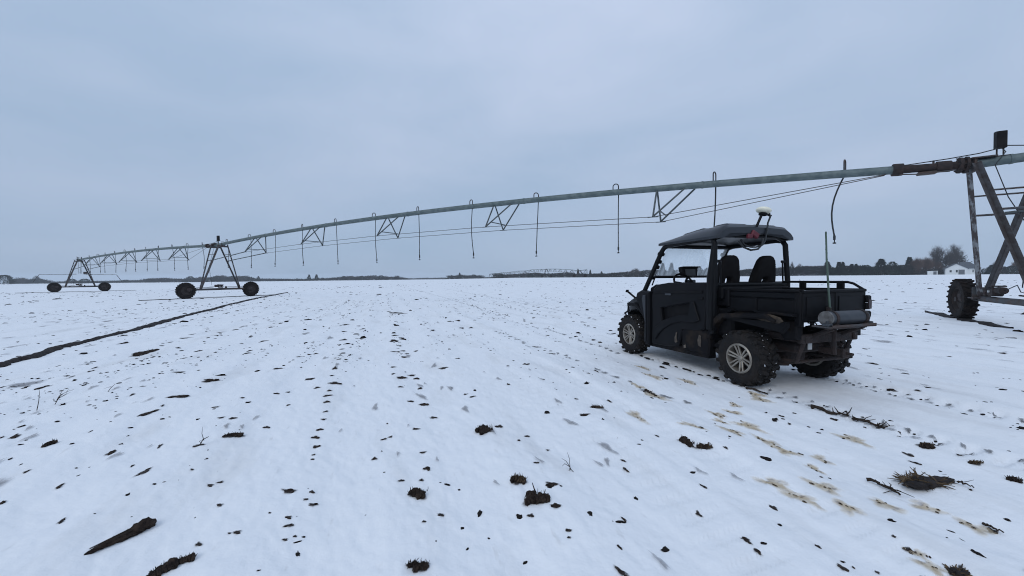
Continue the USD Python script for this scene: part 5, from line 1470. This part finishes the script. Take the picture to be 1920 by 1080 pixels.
def patch_field(name, mat_name, spots_, label, cat, lift=.009):
    """many soft edged patches, too small and many to pick apart, as one mesh"""
    VV_, EE, FF, n0 = [], [], [], 0
    nr, na = 5, 14
    f0 = np.array([[q * na + a, (q + 1) * na + a, (q + 1) * na + (a + 1) % na, q * na + (a + 1) % na] for q in range(nr - 1) for a in range(na)])
    for k, (x, y, A, B, yaw) in enumerate(spots_):
        a = np.arange(na) * 2 * np.pi / na; rr = np.repeat(np.linspace(0, 1, nr), na); aa = np.tile(a, nr)
        w = 1 + .28 * np.sin(3 * aa + k) + .17 * np.sin(5 * aa + 2 * k)
        px, py = A * rr * w * np.cos(aa), B * rr * w * np.sin(aa)
        X, Y = x + math.cos(yaw) * px - math.sin(yaw) * py, y + math.sin(yaw) * px + math.cos(yaw) * py
        Z = ground(X, Y) + lift - .012 * (rr > .99)
        VV_.append(np.stack([X, Y, Z], 1)); EE.append(1 - rr ** 1.6); FF.append(f0 + n0); n0 += len(X)
    m = MB(); m.add(np.vstack(VV_), np.vstack(FF)); t = m.tm()
    if t.face_normals[:, 2].mean() < 0:
        t.invert()
    g = usdkit.mesh(stage, numbered('/World', name), t, M[mat_name], smooth=True)
    UsdGeom.PrimvarsAPI(g).CreatePrimvar('edge', Sdf.ValueTypeNames.FloatArray, 'vertex').Set(Vt.FloatArray.FromNumpy(np.concatenate(EE).astype(np.float32)))
    tag(g.GetPrim(), label, cat, kind='stuff')


_rng = np.random.default_rng(91); sp_ = []
while len(sp_) < 900:          # where the soil shimmers through
    th, rr = _rng.uniform(-.98, .98), math.sqrt(_rng.uniform(1.7 ** 2, 24 ** 2)); x, y = rr * math.sin(th), rr * math.cos(th)
    u_ = x * SIDE[0] + y * SIDE[1]
    if abs(u_ - VU) < 1.0 and 2.5 < y < 8 or meshkit.fbm(np.array([u_ * .8, (x * HEAD[0] + y * HEAD[1]) * .3, 0.0]), 3, 2) < _rng.uniform(.35, .65):
        continue
    q = _rng.lognormal(0, .45) * (.7 + .04 * rr)
    sp_.append((x, y, .10 * q, .026 * q, ROW + np.pi / 2 + _rng.normal(0, .2)))
patch_field('thin_snow_patches', 'thin_snow', sp_, 'faint grey streaks where soil shimmers through thin snow', 'thin snow')
sp_ = []
for du in (-.60, .60):         # lugs pressed through the snow behind the vehicle
    for v_ in np.arange(VV - 6.0, VV - .22, .15):
        for q in (-.07, .07):
            if _rng.uniform() < .8:
                p = SIDE * (VU + du + q + _rng.normal(0, .012)) + HEAD * (v_ + q * .6 + _rng.normal(0, .015))
                sp_.append((*p, .055 * _rng.uniform(.7, 1.2), .026 * _rng.uniform(.7, 1.2), ROW + (.5 if q > 0 else -.5)))
for line in ([(1158, 662), (1060, 628), (955, 600), (880, 572), (805, 550), (765, 540)], [(1290, 752), (1195, 725), (1120, 694), (1065, 667), (997, 647), (930, 622)], [(1120, 600), (1010, 574), (900, 553), (830, 541)]):
    P = np.array([at(*q) for q in line]); d = np.r_[0, np.cumsum(np.linalg.norm(np.diff(P, axis=0), axis=1))]
    for q in np.arange(0, d[-1], .22):
        if _rng.uniform() < .8:
            x, y = np.interp(q, d, P[:, 0]) + _rng.normal(0, .035), np.interp(q, d, P[:, 1])
            sp_.append((x, y, .10 * _rng.uniform(.5, 1.3), .045 * _rng.uniform(.6, 1.3), ROW + np.pi / 2 + _rng.normal(0, .3)))
patch_field('tread_prints', 'tread_print', sp_, 'pressed tyre tread prints in two lines behind and ahead of the vehicle', 'tyre prints', .010)


def crumbs(name, n, r0, r1, size, seed, label, density, lvl=0, mat_name='crumb'):
    """uncounted crumbs of soil showing through, thicker along the crop rows"""
    rng = np.random.default_rng(seed); b = MB(); bx = _ic[lvl]; V, F_ = bx.vertices, bx.faces; nv = len(V)
    th = rng.uniform(-1.0, 1.0, n * 6); rr = np.sqrt(rng.uniform(r0 ** 2, r1 ** 2, n * 6))
    x, y = rr * np.sin(th), rr * np.cos(th)
    u, vv = x * SIDE[0] + y * SIDE[1], x * HEAD[0] + y * HEAD[1]
    ph = np.mod(u + .5, .76); ph = np.minimum(ph, .76 - ph)
    pr = np.where(ph < .12, 1.0, .16) * np.clip(3.2 * (meshkit.fbm(np.stack([u * .5, vv * .22, u * 0], -1), 3, 7) - .34), 0.03, 1) * np.where(u < .7, 1.0, density)
    pr *= np.where((np.abs(u - VU) < 1.0) & (vv < VV + 2.6) & (vv > VV - 1.2), 0, 1)
    ok = rng.uniform(size=len(x)) < pr; x, y = x[ok][:n], y[ok][:n]; m = len(x)
    z = ground(x, y); s = size * rng.lognormal(0, .55, m)
    sc = np.stack([s * rng.uniform(.7, 2.0, m), s * rng.uniform(.6, 1.5, m), s * rng.uniform(.35, .7, m)], 1)
    a = rng.uniform(-.5, .5, m) + np.where(rng.uniform(size=m) < .4, ROW + np.pi / 2, 0)
    P = V[None] * (1 + rng.normal(0, .22, (m, nv, 1))) * sc[:, None]
    X = P[..., 0] * np.cos(a)[:, None] - P[..., 1] * np.sin(a)[:, None] + x[:, None]; Y = P[..., 0] * np.sin(a)[:, None] + P[..., 1] * np.cos(a)[:, None] + y[:, None]
    Z = P[..., 2] + z[:, None] - sc[:, 2:3] * .15
    f = (F_[None] + (np.arange(m) * nv)[:, None, None]).reshape(-1, 3)
    b.add(np.stack([X, Y, Z], -1).reshape(-1, 3), f)
    b.build(name, mat_name, smooth=False, label=label, cat='soil crumbs', kind='stuff')


crumbs('soil_crumbs', 900, 1.7, 9, .008, 1, 'tiny dark soil crumbs dotting the near snow along the crop rows', .35, 1)
crumbs('soil_crumbs', 1300, 8, 26, .018, 2, 'small dark soil crumbs dotting the middle distance of the field', .45)
crumbs('soil_crumbs', 1500, 24, 75, .04, 3, 'dark soil crumbs thinning out towards the far end of the field', .6)

# lugs pressed into the two wheel tracks
tm_ = MB(); _rng = np.random.default_rng(12)
for du in (-.60, .60):
    for v_ in np.arange(VV - 4.2, VV - .25, .17):
        for q in (-.06, .06):
            if _rng.uniform() < .55:
                p = SIDE * (VU + du + q + _rng.normal(0, .015)) + HEAD * (v_ + _rng.normal(0, .02)); z = float(ground(*p))
                lump(tm_, (*p, z), (_rng.uniform(.02, .055), _rng.uniform(.012, .03), .014), ROW, _rng.integers(900), 1)
    for v_ in np.arange(VV + .1, VV + 2.3, .09):
        if _rng.uniform() < .8:
            p = SIDE * (VU + du * 1.12 + _rng.normal(0, .045)) + HEAD * v_; z = float(ground(*p))
            lump(tm_, (*p, z), (_rng.uniform(.02, .06), _rng.uniform(.03, .16), .022), ROW, _rng.integers(900), 1)
    for v_ in np.arange(VV + 2.6, VV + 16, .30):
        if _rng.uniform() < .5:
            p = SIDE * (VU + du + _rng.normal(0, .05)) + HEAD * v_; z = float(ground(*p))
            lump(tm_, (*p, z), (_rng.uniform(.03, .10), _rng.uniform(.03, .12), .02), ROW, _rng.integers(900), 1)
tm_.build('tread_crumbs', 'crumb', smooth=False, label='broken dark tread marks along the vehicle wheel tracks', cat='tyre marks', kind='stuff')

# ---------------------------------------------------------------- winter haze
hb = MB(); hb.box((0, 0, 10.0), (3000, 3000, 26.0))
hb.build('haze', 'haze', smooth=False, kind='stuff', label='thin cold winter haze lying over the whole field', cat='haze')
